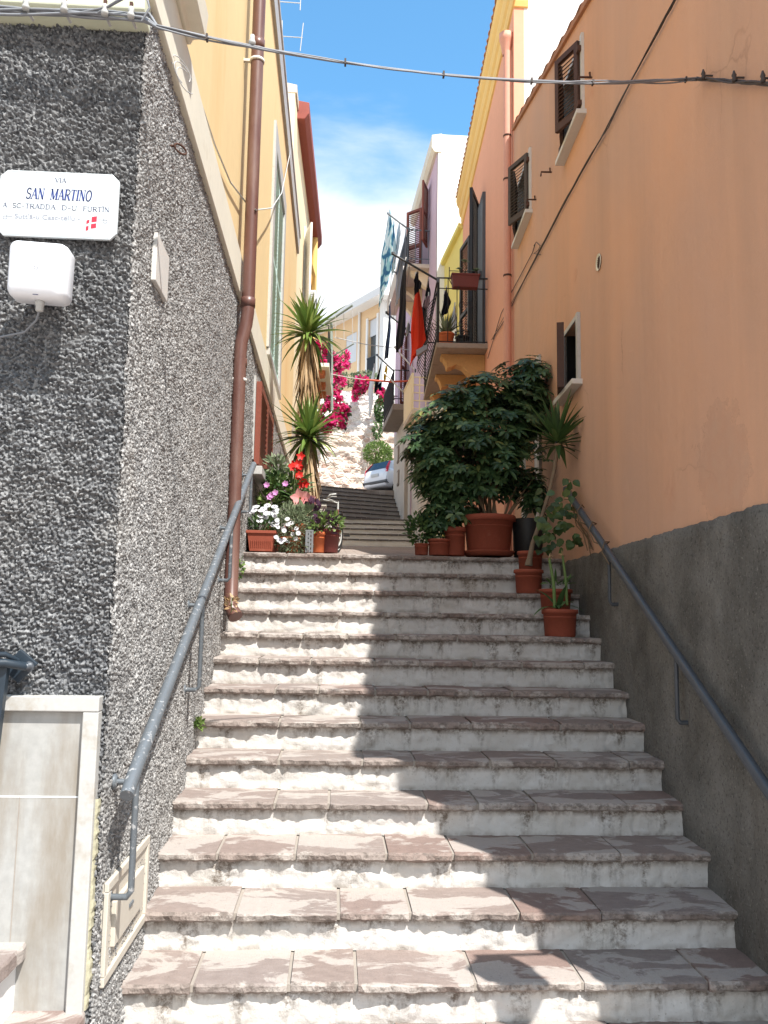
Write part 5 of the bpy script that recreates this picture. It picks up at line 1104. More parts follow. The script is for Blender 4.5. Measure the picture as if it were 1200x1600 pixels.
pot(t, (1.10, 7.93, zb-.004), .105, .265, 'terra', taper=.85); bush(t, (1.08, 8.0, zb+.42), .14, .12, .2, 60, .08, .03, 'leafdark', 22, .5, 7)
t = root('potted_shrub', (.95, 7.9, zb), 'middle sized terracotta pot with a dense dark shrub, beside the smallest pot', 'potted plant', GP)
pot(t, (.945, 7.88, LZ(7.88)), .105, .15, 'terra', taper=.84); bush(t, (.92, 7.95, zb+.36), .16, .13, .26, 90, .07, .028, 'leafdark', 23, .4, 7)
t = root('potted_shrub', (.79, 7.92, zb), 'smallest terracotta pot with a rounded leafy plant, leftmost on the landing edge', 'potted plant', GP)
pot(t, (.785, 7.9, LZ(7.9)), .070, .105, 'terra', taper=.8); bush(t, (.775, 7.93, zb+.24), .15, .13, .15, 330, .045, .030, 'leafmid', 24, .3, 1, .7)
# ---- yucca with a bent trunk on the steps
def yhead(b, c, n, L, Wd, rg, lo=-.5, hi=1., drp=.5, tilt=Vector((0, 0, 1))):
    for i in range(n):
        f = i/(n-1); el = lo+(hi-lo)*f+rg.uniform(-.16, .12); az = i*2.39996+rg.uniform(-.45, .45); ce = math.cos(el*1.45); d = Vector((math.cos(az)*ce, math.sin(az)*ce, math.sin(el*1.45)))+tilt*.15
        b.leaf(Vector(c)+d*.03+Vector((0, 0, .05*f)), d, Vector((-d.x*d.z, -d.y*d.z, 1.2-d.z*d.z)), L*rg.uniform(.6, 1.12)*(.85+.25*(1-abs(f-.5))), Wd*rg.uniform(.7, 1.05), drp*(1.25-f)*rg.choice((.4, .7, 1, 1.4, 2.2)), 5, [.65, 1, .95, .7, .38, .03], .22)
    return b
t = root('potted_yucca', (1.62, 7.12, 1.87), 'single yucca with a bent bare trunk in a terracotta pot on the steps', 'potted plant', GP)
pot(t, (1.615, 7.14, 1.873), .125, .20, 'terra', taper=.80)
y_ = 7.14; tp = [atY(826, 882, y_), atY(832, 850, y_), atY(845, 812, y_), atY(858, 770, y_), atY(866, 735, y_), atY(871, 700, y_)]
b = B(); b.tube(tp, [.026, .019, .0165, .016, .017, .02], 10); b.tube([atY(826, 884, y_), atY(827, 874, y_)], [.034, .026], 10); obj('trunk', b, 'trunk', t)
rg = random.Random(31); b = yhead(B(), tp[-1]+Vector((0, 0, .02)), 60, .385, .046, rg, -.34, 1., .55, Vector((.2, -.2, 1))); obj('foliage', b, 'yuccashade', t)
t = root('empty_pot', (1.70, 7.42, 2.04), 'terracotta pot half hidden behind the pot of the bent yucca', 'pot', GP)
pot(t, (1.70, 7.45, 2.043), .115, .21, 'terra', taper=.8)
# ---- amaryllis stalks and the pot behind
t = root('potted_amaryllis', (1.68, 6.46, 1.53), 'lowest terracotta pot on the right with two tall green flower stalks', 'potted plant', GP)
cx = atY(875, 985, 6.46).x; pot(t, (cx, 6.46, 1.533), .138, .205, 'terra', taper=.80)
b = B(); s1 = [atY(867, 950, 6.44), atY(865, 910, 6.44), atY(858, 872, 6.44)]; s2 = [atY(886, 945, 6.5), atY(884, 905, 6.5), atY(879, 868, 6.5)]; b.tube(s1, [.014, .013, .010], 8); b.tube(s2, [.012, .011, .008], 8); obj('stem', b, 'gstem', t)
rg = random.Random(41); b = B()
for e in (s1[-1], s2[-1]):
    for _ in range(7): b.leaf(e, Vector((rg.uniform(-.8, .8), rg.uniform(-.8, .8), rg.uniform(-.3, 1))), rv(rg), .045, .010, .5)
obj('withered_flower', b, 'dry', t)
b = B(); p0 = atY(872, 952, 6.46)
for d, L, w_, dr_ in (((-1, -.3, .35), .24, .055, 1.5), ((.9, -.4, .5), .22, .05, 1.5), ((.15, -.5, 1), .22, .052, .5), ((-.5, .5, .9), .26, .045, .8), ((.7, .6, .8), .22, .05, 1.2), ((-.2, -.9, .6), .17, .05, 1.4)): b.leaf(p0, d, (-d[0], -d[1], 1.2), L, w_, dr_, 6, [.5, .9, 1, .95, .75, .45, .05], .2)
obj('foliage', b, 'leafmid', t)
t = root('empty_pot', (1.75, 6.85, 1.70), 'terracotta pot standing one step above and behind the pot with flower stalks', 'pot', GP)
cx = atY(868, 920, 6.84).x; pot(t, (cx, 6.84, 1.703), .135, .20, 'terra', taper=.8); bush(t, (cx+.02, 6.84, 1.94), .10, .08, .05, 26, .10, .022, 'leafmid', 43, .6)
# ---- climbing vine round the top of the handrail
t = root('climbing_vine', atP(878, 800, 1.6, .042), 'heart leaved vine twisting round the top end of the right handrail', 'climbing plant')
rg = random.Random(51); b = B(); hp = [.35, 1, .92, .55, .04]
for (px, py, rx, ry, n) in ((868, 822, 30, 30, 36), (880, 785, 20, 22, 18), (858, 850, 22, 16, 12), (905, 850, 18, 20, 8), (888, 758, 12, 12, 7), (918, 842, 8, 12, 4), (848, 800, 12, 36, 9)):
    for _ in range(n):
        Y = rg.uniform(6.55, 7.15); p = atY(px+rx*rg.uniform(-1, 1), py+ry*rg.uniform(-1, 1), Y)
        if p.x > WR(Y)-.05: continue
        b.leaf(p, Vector((rg.uniform(-.8, .8), rg.uniform(-.6, .3), rg.uniform(-1, .2))), Vector((rg.uniform(-.6, .3), -1, rg.uniform(0, .9))), rg.uniform(.05, .08), rg.uniform(.045, .07), .4, 4, hp, .12)
obj('foliage', b, 'vine', t)
b = B()
for k in range(5):
    q = [atY(885+rg.uniform(-6, 10)+i*9, 770+i*22+rg.uniform(-10, 10), 7.1-.13*i) for i in range(5)]; b.tube(q, .004, 5)
b.tube([(pa+(pb-pa)*(.12+.02*i)*1.0)+Vector((.05*math.cos(i*1.3), 0, .05*math.sin(i*1.3))) for i in range(14)], .0045, 5); obj('stem', b, 'stem', t)

# ---- left row of pots
GL_ = 'potted plants on the left'
def daisy(fl, _, p, nrm, r, rg, n=13):
    b, be = B(), B(); fl.append((b, be))
    nrm = Vector(nrm).normalized(); a = nrm.orthogonal().normalized(); c = nrm.cross(a)
    for i in range(n):
        w = 6.283*i/n; d = a*math.cos(w)+c*math.sin(w); b.leaf(Vector(p)+d*r*.15, d+nrm*.12, nrm, r*.9, r*.42, .1, 2, [.5, 1, .55], .0)
    be.lathe([(r*.2, 0), (r*.16, r*.1), (0, r*.14)], (0, 0, 0), 8); k = len(be.v)-24
    for i in range(k, len(be.v)): q = Vector(be.v[i]); be.v[i] = tuple(Vector(p)+a*q.x+c*q.y+nrm*(q.z+.003))
zl = LZ(7.8)
t = root('daisy_planter', (-.69, 7.8, zl), 'rectangular terracotta planter full of white daisies beside the left wall', 'planter', GL_)
b = B(); x0, x1, h = -.80, -.555, .185
def trough(b, x0, x1, y0, y1, z, h, ins=.022):
    lo = [(x0+ins, y0+ins, z), (x1-ins, y0+ins, z), (x1-ins, y1-ins, z), (x0+ins, y1-ins, z)]; up = [(x0, y0, z+h*.86), (x1, y0, z+h*.86), (x1, y1, z+h*.86), (x0, y1, z+h*.86)]
    b.add(lo+up, [(0, 3, 2, 1), (0, 1, 5, 4), (1, 2, 6, 5), (2, 3, 7, 6), (3, 0, 4, 7)])
    o = .012; b.box(x0-o, x1+o, y0-o, y0+.012, z+h*.86, z+h); b.box(x0-o, x1+o, y1-.012, y1+o, z+h*.86, z+h); b.box(x0-o, x0+.012, y0+.012, y1-.012, z+h*.86, z+h); b.box(x1-.012, x1+o, y0+.012, y1-.012, z+h*.86, z+h)
trough(b, x0, x1, 7.70, 8.25, zl, h)
for i in range(11): x = x0+.035+.0175*i; b.obox((x, 7.7115, zl+.062), (.004, 0, 0), (0, .004, 0), (0, -.0075, .034))
obj('planter', b, 'terra', t, bevel=.003); b = B(); b.box(x0+.01, x1-.01, 7.71, 8.24, zl+h*.8, zl+h*.88); obj('soil', b, 'soil', t)
bush(t, (-.68, 7.88, zl+.255), .15, .16, .09, 480, .05, .010, 'leafmid', 61, .3, 1, .7)
rg = random.Random(62); b, be = [], 0
for (px, py) in ((400, 792), (408, 798), (416, 802), (423, 803), (406, 814), (424, 815), (397, 797), (412, 795), (418, 790), (430, 800), (429, 792), (393, 800), (414, 808)): daisy(b, be, atY(px, py, 7.72+rg.uniform(0, .12)), (rg.uniform(-.3, .4), -.8, rg.uniform(.6, 1.2)), .031, rg)
for _ in range(3): daisy(b, be, atY(rg.uniform(392, 430), rg.uniform(788, 822), 7.75), (rg.uniform(-.5, .5), -.6, 1), .026, rg)
for q_, e_ in b: f_ = obj('flower', q_, 'daisy', t); obj('flower_centre', e_, 'eye', f_)
t = root('daisy_bush', (-.42, 7.9, zl), 'grey green bush of white daisies spilling over the landing edge', 'potted plant', GL_)
pot(t, (-.42, 7.98, zl), .11, .15, 'terrao')
bush(t, (-.43, 7.90, zl+.22), .17, .18, .24, 1700, .045, .009, 'leafgrey', 63, .4, 1, .3, shell=.5); bush(t, (-.36, 7.85, zl+.07), .13, .12, .075, 260, .045, .009, 'leafgrey', 64, .4, 1, .0, shell=.5)
b, be = [], 0
for (px, py) in ((449, 811), (450, 819), (443, 826), (444, 829), (463, 826), (436, 844), (444, 843), (450, 846), (457, 835), (462, 842), (456, 817), (433, 818), (466, 833), (429, 806), (433, 797)): daisy(b, be, atY(px, py, 7.68+rg.uniform(-.02, .1)), (rg.uniform(-.4, .4), -1, rg.uniform(.2, .9)), .022, rg)
for _ in range(4): daisy(b, be, atY(rg.uniform(430, 468), rg.uniform(798, 850), 7.70), (rg.uniform(-.6, .6), -1, rg.uniform(0, .9)), .022, rg)
for q_, e_ in b: f_ = obj('flower', q_, 'daisy', t); obj('flower_centre', e_, 'eye', f_)
t = root('orange_pot', (-.29, 8.0, zl), 'tall orange plastic pot with leaning rim behind the daisy bush', 'potted plant', GL_)
pot(t, (-.30, 8.02, LZ(8.02)), .088, .26, 'terrao', taper=.72)
bush(t, (-.31, 8.05, zl+.36), .11, .1, .09, 90, .08, .035, 'leafgrey', 66, .5, 1, .5)
t = root('plant_stand', (-.245, 7.78, zl), 'grey slotted plastic upright standing at the landing edge between the orange pots', 'stand')
b = B(); x0, x1 = -.283, -.212; y_ = 7.76
xs_ = [x0, x0+.022, x0+.03, x0+.045, x0+.053, x1]
for i in (0, 2, 4): b.box(xs_[i], xs_[i+1], y_, y_+.02, zl, zl+.19)
for i in (1, 3):
    for k in range(5): b.box(xs_[i], xs_[i+1], y_+.0012, y_+.0188, zl+.038*k+(.02 if i == 1 else .008), zl+.038*k+.026+(.02 if i == 1 else .0)) if zl+.038*k+.046 < zl+.2 else None
b.box(x0, x1, y_, y_+.14, zl+.19, zl+.205); obj('panel', b, 'standgrey', t, bevel=.002)
t = root('orange_pot', (-.20, 7.95, zl), 'round orange pot with low green leaves beside the maroon pot', 'potted plant', GL_)
pot(t, (-.175, 7.97, LZ(7.97)), .085, .19, 'terrao', taper=.7); bush(t, (-.17, 7.95, zl+.235), .10, .09, .06, 130, .055, .02, 'leafbright', 67, .4, 1, .5)
t = root('maroon_pot', (-.07, 8.0, zl), 'dark maroon pot with purple and yellow green trailing leaves beside the bicycle', 'potted plant', GL_)
pot(t, (-.075, 8.02, LZ(8.02)), .115, .215, 'maroon', taper=.72); bush(t, (-.08, 7.98, zl+.30), .14, .12, .09, 150, .05, .03, 'leafbright', 68, .4, 1, .4); bush(t, (-.12, 7.96, zl+.27), .13, .11, .10, 110, .06, .03, 'purple', 69, .4, 1, .3)
t = root('purple_plant', (-.26, 8.15, zl), 'pot of dark purple heart leaves below the big pink flower', 'potted plant', GL_)
pot(t, (-.27, 8.25, LZ(8.25)), .10, .2, 'terra'); bush(t, (-.26, 8.12, zl+.40), .12, .1, .10, 90, .07, .05, 'purple', 70, .4, 1, .4)
# tall leafy plant with mauve flowers
t = root('tall_flowering_plant', (-.55, 8.5, LZ(8.5)), 'tall leafy plant with mauve flowers against the pebbledash below the louvred window', 'potted plant', GL_)
pot(t, (-.58, 8.55, LZ(8.55)), .13, .24, 'terra')
for (px, py, rx, ry, n, s_) in ((432, 735, 15, 22, 130, 1), (440, 765, 22, 20, 160, 2), (425, 785, 22, 16, 130, 3), (455, 790, 16, 18, 100, 4), (430, 755, 16, 20, 90, 5)): c, rx, ry, rz = pxb(px, py, rx, ry, 8.5, .15); bush(t, c, rx, ry, rz, n, .085, .030, ('leafgrey', 'leafbright', 'leafbright', 'leafgrey', 'leafmid')[s_-1], 70+s_, .5, 1, .6)
b = B(); [b.tube([(-.58+rg.uniform(-.05, .05), 8.55, LZ(8.55)+.2), atY(430+rg.uniform(-8, 12), 790, 8.5), atY(432+rg.uniform(-8, 16), 735, 8.5)], [.008, .006, .004], 6) for _ in range(7)]; obj('stem', b, 'gstem', t)
def petals(b, p, nrm, n, L, w_, rg, dr_=.3):
    nrm = Vector(nrm).normalized(); a = nrm.orthogonal().normalized(); c = nrm.cross(a)
    for i in range(n): w2 = 6.283*i/n+rg.uniform(-.1, .1); b.leaf(p, a*math.cos(w2)+c*math.sin(w2)+nrm*.45, nrm, L, w_, dr_, 4, [.4, .9, 1, .7, .1], .15)
for px, py in ((424, 774), (430, 770), (446, 756), (417, 758), (388, 765), (421, 777)): b = B(); petals(b, atY(px, py, 8.3), (rg.uniform(-.3, .3), -1, .2), 6, .035, .03, rg); obj('flower', b, 'mauvefl', t)
t = root('amaryllis_plant', (-.33, 8.35, LZ(8.35)), 'plant with red trumpet flowers and one large pink flower in front of the yuccas', 'potted plant', GL_)
pot(t, (-.36, 8.45, LZ(8.45)), .11, .2, 'terra')
for px, py in ((459, 727), (466, 725), (470, 729), (463, 731), (468, 742), (464, 745), (474, 752), (477, 756), (472, 757), (458, 731), (470, 713)): b = B(); petals(b, atY(px, py, 8.32+rg.uniform(-.05, .05)), (rg.uniform(-.5, .5), -1, rg.uniform(-.3, .5)), rg.choice((5, 6)), rg.uniform(.04, .055), .034, rg, .5); obj('red_flower', b, 'redfl', t)
b = B(); petals(b, atY(469, 779, 8.1), (-.1, -1, .15), 6, .10, .075, rg, .5); obj('pink_flower', b, 'pinkfl', t); b = B(); petals(b, atY(481, 782, 8.14), (.5, -1, 0), 6, .085, .06, rg, .5); obj('pink_flower', b, 'pinkfl', t)
b = B(); b.lathe([(.012, -.02), (.010, .01), (0, .02)], atY(469, 779, 8.05), 8, axis='y'); obj('flower_centre', b, 'eyey', t)
b = B()
for px, py, e in ((464, 735, 1), (470, 750, 2), (469, 780, 3), (461, 730, 4)): b.tube([(-.36, 8.42, LZ(8.45)+.17), atY(px-4, 800, 8.35), atY(px, py+3, 8.33 if e < 3 else 8.12)], .007, 6)
obj('stem', b, 'gstem', t); bush(t, atY(462, 765, 8.4), .10, .1, .16, 60, .16, .03, 'leafmid', 77, .6, 1, .6)
# two-headed yucca with skirts of dead leaves
t = root('yucca_tree', (-.33, 9.4, LZ(9.4)), 'old yucca with two rosettes of sword leaves above shaggy skirts of dead leaves', 'yucca', GL_)
pot(t, (-.33, 9.4, LZ(9.4)), .17, .3, 'terra')
Yh = 9.4; h1 = atY(482, 525, Yh); h2 = atY(482, 690, Yh-.25); rg = random.Random(81)
b = B(); b.tube([(-.33, 9.4, LZ(9.4)+.25), atY(484, 770, Yh), atY(482, 690, Yh), atY(481, 610, Yh), h1], [.075, .06, .05, .045, .035], 10); b.tube([(-.33, 9.35, LZ(9.4)+.25), atY(487, 780, Yh-.15), h2], [.06, .05, .04], 10); obj('trunk', b, 'trunk', t)
obj('foliage', yhead(yhead(B(), h1, 105, .45, .058, rg, -.45, 1., .75), h2+Vector((0, 0, .02)), 115, .45, .058, rg, -.55, 1., .8), 'yucca', t)
b = B()
for (top, bot, n, sp) in ((530, 690, 380, .10), (700, 800, 240, .085)):
    for _ in range(n):
        f = rg.random(); c = atY(482+rg.uniform(-3, 3), top+(bot-top)*f*.72, Yh if top < 600 else Yh-.22); az = rg.uniform(0, 6.283); o = Vector((math.cos(az), math.sin(az), 0))
        b.leaf(c+o*.045, o*(.18+.2*rg.random())+Vector((0, 0, -1)), o+Vector((0, 0, .2)), rg.uniform(.25, .5), .026, .5, 4, [.8, 1, .9, .6, .1], .3)
obj('dead_leaves', b, 'dry', t)
# weeds in the joints
rg = random.Random(85)
for (px, py, Y, rx, ry, n, lab) in ((372, 890, 6.45, 8, 18, 60, 'small green weed sprouting at the foot of the brown downpipe, upper clump'), (362, 942, 6.2, 8, 14, 34, 'withered weed at the base of the brown downpipe, lower clump'), (310, 1131, 5.28, 6, 7, 46, 'tiny bright green weed in the joint of wall and step on the left')):
    c, rx, ry, rz = pxb(px, py, rx, ry, Y, .03); t = root('weed', (c.x, c.y, c.z-rz), lab, 'weed', 'weeds along the left wall'); bush(t, c, rx, .03, rz, n, .035, .022, 'leafbright' if n != 34 else 'dry', int(px), .5, 1, .3)
    b = B(); b.tube([(c.x-.0, c.y, c.z-rz), (c.x, c.y, c.z+rz*.6)], .003, 5); obj('stem', b, 'gstem', t)

# ---- bougainvillea, bush and terrace plants
def boug(name, lab, blobs, seed, s, green=True):
    rg = random.Random(seed); c0 = blobs[0][0]; t = root(name, c0, lab, 'bougainvillea', 'bougainvillea by the far wall'); b, g = B(), B()
    for (c, rx, ry, rz, n) in blobs:
        lob = [(blob(rg, c, rx, ry, rz, .2)[0], rg.uniform(.25, .5)) for _ in range(max(5, n//45))]
        for _ in range(n):
            lc, lr = rg.choice(lob); p = lc+rv(rg)*lr*min(rx, rz)*rg.random()**.4
            b.leaf(p, rv(rg), rv(rg)+Vector((0, -.6, .4)), s*rg.uniform(.8, 1.3), s*.9, .2, 2, [.5, 1, .2], .2)
        for _ in range(n//7):
            lc, lr = rg.choice(lob); p = lc+rv(rg)*lr*min(rx, rz)*1.1; g.leaf(p, rv(rg), rv(rg)+Vector((0, -.4, .6)), s*1.2, s*.8, .2, 2, [.5, 1, .2], .2)
    obj('flowers', b, 'fuchsia', t); obj('foliage', g, 'leafmid', t); return t
def B5(px, py, rx, ry, Y, dep, n): return (*pxb(px, py, rx, ry, Y, dep), n)
boug('bougainvillea', 'magenta bougainvillea cascading in front of the stone wall beside the left balcony', [B5(521, 605, 15, 36, 27, .5, 750), B5(524, 648, 18, 28, 27, .5, 850), B5(519, 562, 13, 18, 27, .4, 420), B5(505, 655, 12, 18, 27, .4, 380)], 91, .11)
boug('bougainvillea', 'bougainvillea behind the upper yucca leaves over the left balcony railing', [B5(499, 557, 13, 18, 22, .3, 520), B5(513, 545, 8, 14, 22, .3, 110), B5(490, 545, 8, 14, 22, .3, 100)], 92, .09)
boug('bougainvillea', 'loose reddish bougainvillea sprays in front of the peach house window', [B5(532, 570, 13, 32, 42, .8, 620)], 93, .15)
boug('bougainvillea', 'bougainvillea patch on the middle of the stone wall top', [B5(564, 600, 12, 11, 43.5, .6, 360), B5(558, 613, 7, 16, 43.6, .4, 260), B5(574, 601, 10, 9, 43.5, .6, 230)], 94, .16)
boug('bougainvillea', 'bougainvillea at the right end of the stone wall behind the hanging laundry', [B5(594, 615, 8, 13, 43.4, .5, 250)], 95, .16)
def shrub(name, lab, cat, bl, mat, seed, L, Wd, grp=None, up=.4):
    t = root(name, bl[0][0]-Z3*bl[0][3], lab, cat, grp)
    for i, (c, rx, ry, rz, n) in enumerate(bl): bush(t, c, rx, ry, rz, n, L, Wd, mat, seed+i, .3, 1, up, shell=.55)
    b = B(); [b.tube([bl[0][0]-Z3*bl[0][3]*1.0, bl[0][0]+Vector((rnd.uniform(-.2, .2), 0, 0))], .03, 5) for _ in range(3)]; obj('stem', b, 'stem', t); return t
shrub('round_bush', 'rounded grey green bush behind the parked white car', 'bush', [B5(590, 708, 22, 18, 40.5, .6, 1500), B5(600, 722, 14, 18, 40.3, .5, 500)], 'leafbright', 101, .13, .06)
shrub('wall_shrub', 'dry leafy shrubs along the foot of the peach house above the stone wall', 'bush', [B5(545, 594, 26, 10, 44.6, .5, 500), B5(572, 590, 20, 9, 44.6, .5, 300)], 'leafgrey', 103, .16, .07)
shrub('wall_creeper', 'green creeper hanging down the stone wall behind the pale balcony', 'climbing plant', [B5(594, 640, 8, 20, 43.4, .3, 420), B5(590, 670, 7, 16, 43.3, .25, 160)], 'leafmid', 105, .16, .09, up=-.6)

# ================================================================== balcony plants and laundry
b_ = root('flower_box', wp(12.83, .30, 6.98), 'rusty red flower box with succulents hooked on the pink house balcony rail', 'flower box')
b = B(); X0, X1 = atY(705, 430, 12.75).x, atY(747, 430, 12.75).x; zt_ = atY(725, 432, 12.75).z
trough(b, X0, X1, 12.62, 12.80, zt_-.21, .21, .02); obj('box', b, 'maroon', b_, bevel=.003)
MT['maroon']  # (paint shared with the maroon pot)
b = B(); b.box(X0+.02, X1-.02, 12.65, 12.78, zt_-.05, zt_-.03); obj('soil', b, 'soil', b_)
b = B(); b.tube([(X0-.05, 12.60, zt_+.02), (X1+.02, 12.60, zt_+.02)], .006, 5); b.tube([(X0-.05, 12.60, zt_+.08), (X0-.05, 12.60, zt_-.12), (X0-.01, 12.60, zt_-.2)], .007, 5); b.tube([(X0+.1, 12.6, zt_-.22), (X0+.1, 12.82, zt_-.22), (X0+.1, 12.84, zt_-.02)], .006, 5); obj('bracket', b, 'iron', b_)
rg = random.Random(110); b = B(); sb_ = B()
for px, py, r_ in ((726, 410, .085), (744, 424, .085), (718, 421, .055), (729, 430, .06), (735, 432, .06), (722, 431, .05)):
    c = atY(px, py, 12.72); [rosette(b, c, Vector((rg.uniform(-.2, .2), -.6, 1)), 12, r_*k_, .03, rg, .1, l_) for k_, l_ in ((1, .3), (.8, .8), (.55, 1.6))]
    sb_.tube([(c.x+rg.uniform(-.05, .05), 12.72, zt_-.04), c+Vector((.03, 0, -.08)), c], .010, 6)
obj('foliage', b, 'leafgrey', b_); obj('stem', sb_, 'stem', b_)
t = root('potted_aloe', wp(13.0, .50, 5.92), 'terracotta pot of spiky aloe on the pink house balcony floor', 'potted plant')
c = atY(697, 540, 13.02); pot(t, (c.x, 13.02, 5.918), .135, .20, 'terrao', taper=.78)
rg = random.Random(112); obj('foliage', yhead(B(), (c.x, 13.02, 6.08), 30, .36, .05, rg, .1, .95, .25), 'leafgrey', t)
t = root('iron_plant_stand', wp(13.0, .24, 5.92), 'small black iron basket stand on the pink house balcony floor', 'stand')
c = atY(722, 540, 13.02); b = B()
for zz in (5.95, 6.06, 6.14): b.tube([(c.x+.11*math.cos(a), 13.02+.11*math.sin(a), zz) for a in np.linspace(0, 6.2832, 18)], .008, 5)
for k in range(8): a = 6.283*k/8; b.tube([(c.x+.09*math.cos(a), 13.02+.09*math.sin(a), 5.918), (c.x+.11*math.cos(a), 13.02+.11*math.sin(a), 6.17)], .008, 5)
obj('stand', b, 'iron', t); b = B(); b.lathe([(0, 5.93), (.08, 5.93), (.095, 6.08), (0, 6.08)], (c.x, 13.02, 0), 16); obj('pot', b, 'blackpl', t)

def pole(name, lab, a, c, r, mat, group='laundry poles over the street'):
    t = root(name, a, lab, 'pole', group); b = B(); b.tube([a, c], r, 8); b.lathe([(r*1.4, -.01), (r*1.4, .03), (0, .035)], c, 8); obj('pole', b, mat, t)
    b = B(); b.obox(a, (.02, 0, 0), (0, .03, 0), (0, 0, .04)); obj('clamp', b, 'metal_d', t); return t
q1a, q1c = wp(12.83, .78, 6.93), atY(614, 397, 12.9); pole('laundry_pole', 'black laundry pole reaching up from the near corner of the pink balcony', q1a, q1c, .018, 'iron')
q2a, q2c = wp(16.0, .78, 6.93), atY(604, 489, 16.1); pole('laundry_pole', 'black laundry pole at the far corner of the pink balcony', q2a, q2c, .018, 'iron')
q3a, q3c = lp(1.08, .5, 10.92), atY(606.5, 334, 19.5); pole('laundry_pole', 'grey laundry pole of the highest balcony carrying the teal towel', q3a, q3c, .02, 'metal')
q4a, q4c = lp(3.68, .5, 10.9), atY(596, 412, 22.2); pole('laundry_pole', 'short far laundry pole of the highest balcony', q4a, q4c, .02, 'metal')
q5a, q5c = lp(1.75, .5, 7.1), atY(601, 584, 19.9); pole('laundry_pole', 'lower white laundry pole from the cream balcony', q5a, q5c, .018, 'awn')
q6a, q6c = lp(2.6, .1, 7.9), atY(617, 543, 20.9); pole('laundry_pole', 'upper white laundry pole beside the red towel', q6a, q6c, .02, 'awn')
q7a, q7c = vp(.6, .42, 8.4), atY(589, 555, 23.0); pole('laundry_pole', 'grey laundry pole from the pale house balcony', q7a, q7c, .022, 'metal')
t = root('clothesline', q1a, 'thin lines strung between the two black laundry poles', 'clothesline')
b = B(); [b.tube([q1a.lerp(q1c, f), q2a.lerp(q2c, f)], .004, 4) for f in (.2, .42, .62, .82, .98)]; obj('line', b, 'cable', t)
t = root('clothesline', q3c, 'thin lines strung between the poles of the highest balcony', 'clothesline')
b = B(); [b.tube([q3a.lerp(q3c, f), q4a.lerp(q4c, f)], .004, 4) for f in (.3, .65, .98)]; obj('line', b, 'cablel', t)
t = root('clothesline', atY(525, 528, 21), 'pale line crossing the street behind the yucca', 'clothesline'); b = B(); b.tube([atY(522, 527, 20.4), atY(570, 538, 21), atY(640, 547, 21.5)], .011, 5); obj('line', b, 'cablel', t)
t = root('clothesline', atY(518, 584, 20.3), 'line with a red tube crossing the street below', 'clothesline'); b = B(); b.tube([atY(505, 582, 20.3), atY(545, 590, 20.3), atY(575, 594, 20.3)], .010, 5); obj('line', b, 'cablel', t); b = B(); b.tube([atY(572, 593.5, 20.3), atY(610, 596.5, 20.3), atY(645, 595, 20.3)], .024, 8); obj('tube', b, 'polered', t)
CG = 'laundry hung over the street'
def cloth(name, lab, top, wtop, outline, mat, Yc, depth, seed, cat='laundry', folds=.02, extra=None):
    """cloth seen nearly edge-on: outline = rows of (py, px_left, px_right); spreads along the street by depth"""
    rg = random.Random(seed); nu = 14; rows = []
    ys = [o[0] for o in outline]; m = 26
    for j in range(m):
        py = ys[0]+(ys[-1]-ys[0])*j/(m-1)
        for k in range(len(ys)-1):
            if ys[k] <= py <= ys[k+1]+1e-6: break
        f = (py-ys[k])/max(1e-6, ys[k+1]-ys[k]); xl = outline[k][1]+(outline[k+1][1]-outline[k][1])*f; xr = outline[k][2]+(outline[k+1][2]-outline[k][2])*f; row = []
        for i in range(nu):
            u_ = i/(nu-1); Y = Yc+depth*(.5-u_)+folds*2.5*math.sin(u_*11+j*.25+seed)*min(1, j/6+.2)
            p = atY(xl+(xr-xl)*u_, py, Yc); p = EYE+(p-EYE)*(Y/Yc); p.z = atY(xl+(xr-xl)*u_, py, Yc).z+(Y-Yc)*.0
            p.x += folds*.5*math.sin(u_*17+j*.3+seed*2)*min(1, j/6); row.append(p)
        rows.append(row)
    c = rows[0][nu//2]; t = root(name, c, lab, cat, CG); b = B(); b.add([p for r_ in rows for p in r_], [(j*nu+i, j*nu+i+1, (j+1)*nu+i+1, (j+1)*nu+i) for j in range(m-1) for i in range(nu-1)], True)
    o = obj('cloth', b, mat, t, solid=.006); b = B()
    for i in (2, nu-3): q = rows[0][i]; b.obox(q+Z3*.015, (.008, 0, 0), (0, .012, 0), (0, 0, .03))
    obj('peg', b, 'awn', t); return t, rows
cloth('beach_towel', 'long teal and blue patterned towel hanging from the highest laundry pole', 0, 0, [(336, 606, 609), (360, 602, 612), (395, 596, 614), (430, 594, 612), (455, 593, 605), (474, 592, 597)], 'fteal', 19.9, .7, 1)
cloth('garment', 'white garment on the highest laundry line, between the towel and the balcony', 0, 0, [(353, 621, 624), (365, 620, 626), (385, 618, 624), (404, 615, 621)], 'fwhite', 20.2, .5, 2)
cloth('garment', 'pale blue cloth hanging just behind the teal towel', 0, 0, [(347, 613, 616), (370, 610, 616), (400, 609, 619), (424, 613, 618)], 'fteal', 20.6, .5, 3)
cloth('garment', 'grey and navy sheet along the highest balcony railing', 0, 0, [(368, 631, 634), (400, 623, 634), (440, 618, 633), (470, 619, 626)], 'fgrey', 20.4, .8, 4)
cloth('trousers', 'long black trousers hanging in the middle of the laundry, left of the red towel', 0, 0, [(413, 630, 635), (445, 626, 634), (480, 623, 635), (505, 621, 633), (525, 619, 632), (545, 620, 629)], 'fblack', 13.3, .5, 5)
cloth('garment', 'thin black stocking hanging leftmost of the dark laundry', 0, 0, [(474, 608, 610), (490, 608, 610), (515, 606, 610), (540, 603, 608), (560, 600, 607)], 'fnavy', 16.0, .25, 6)
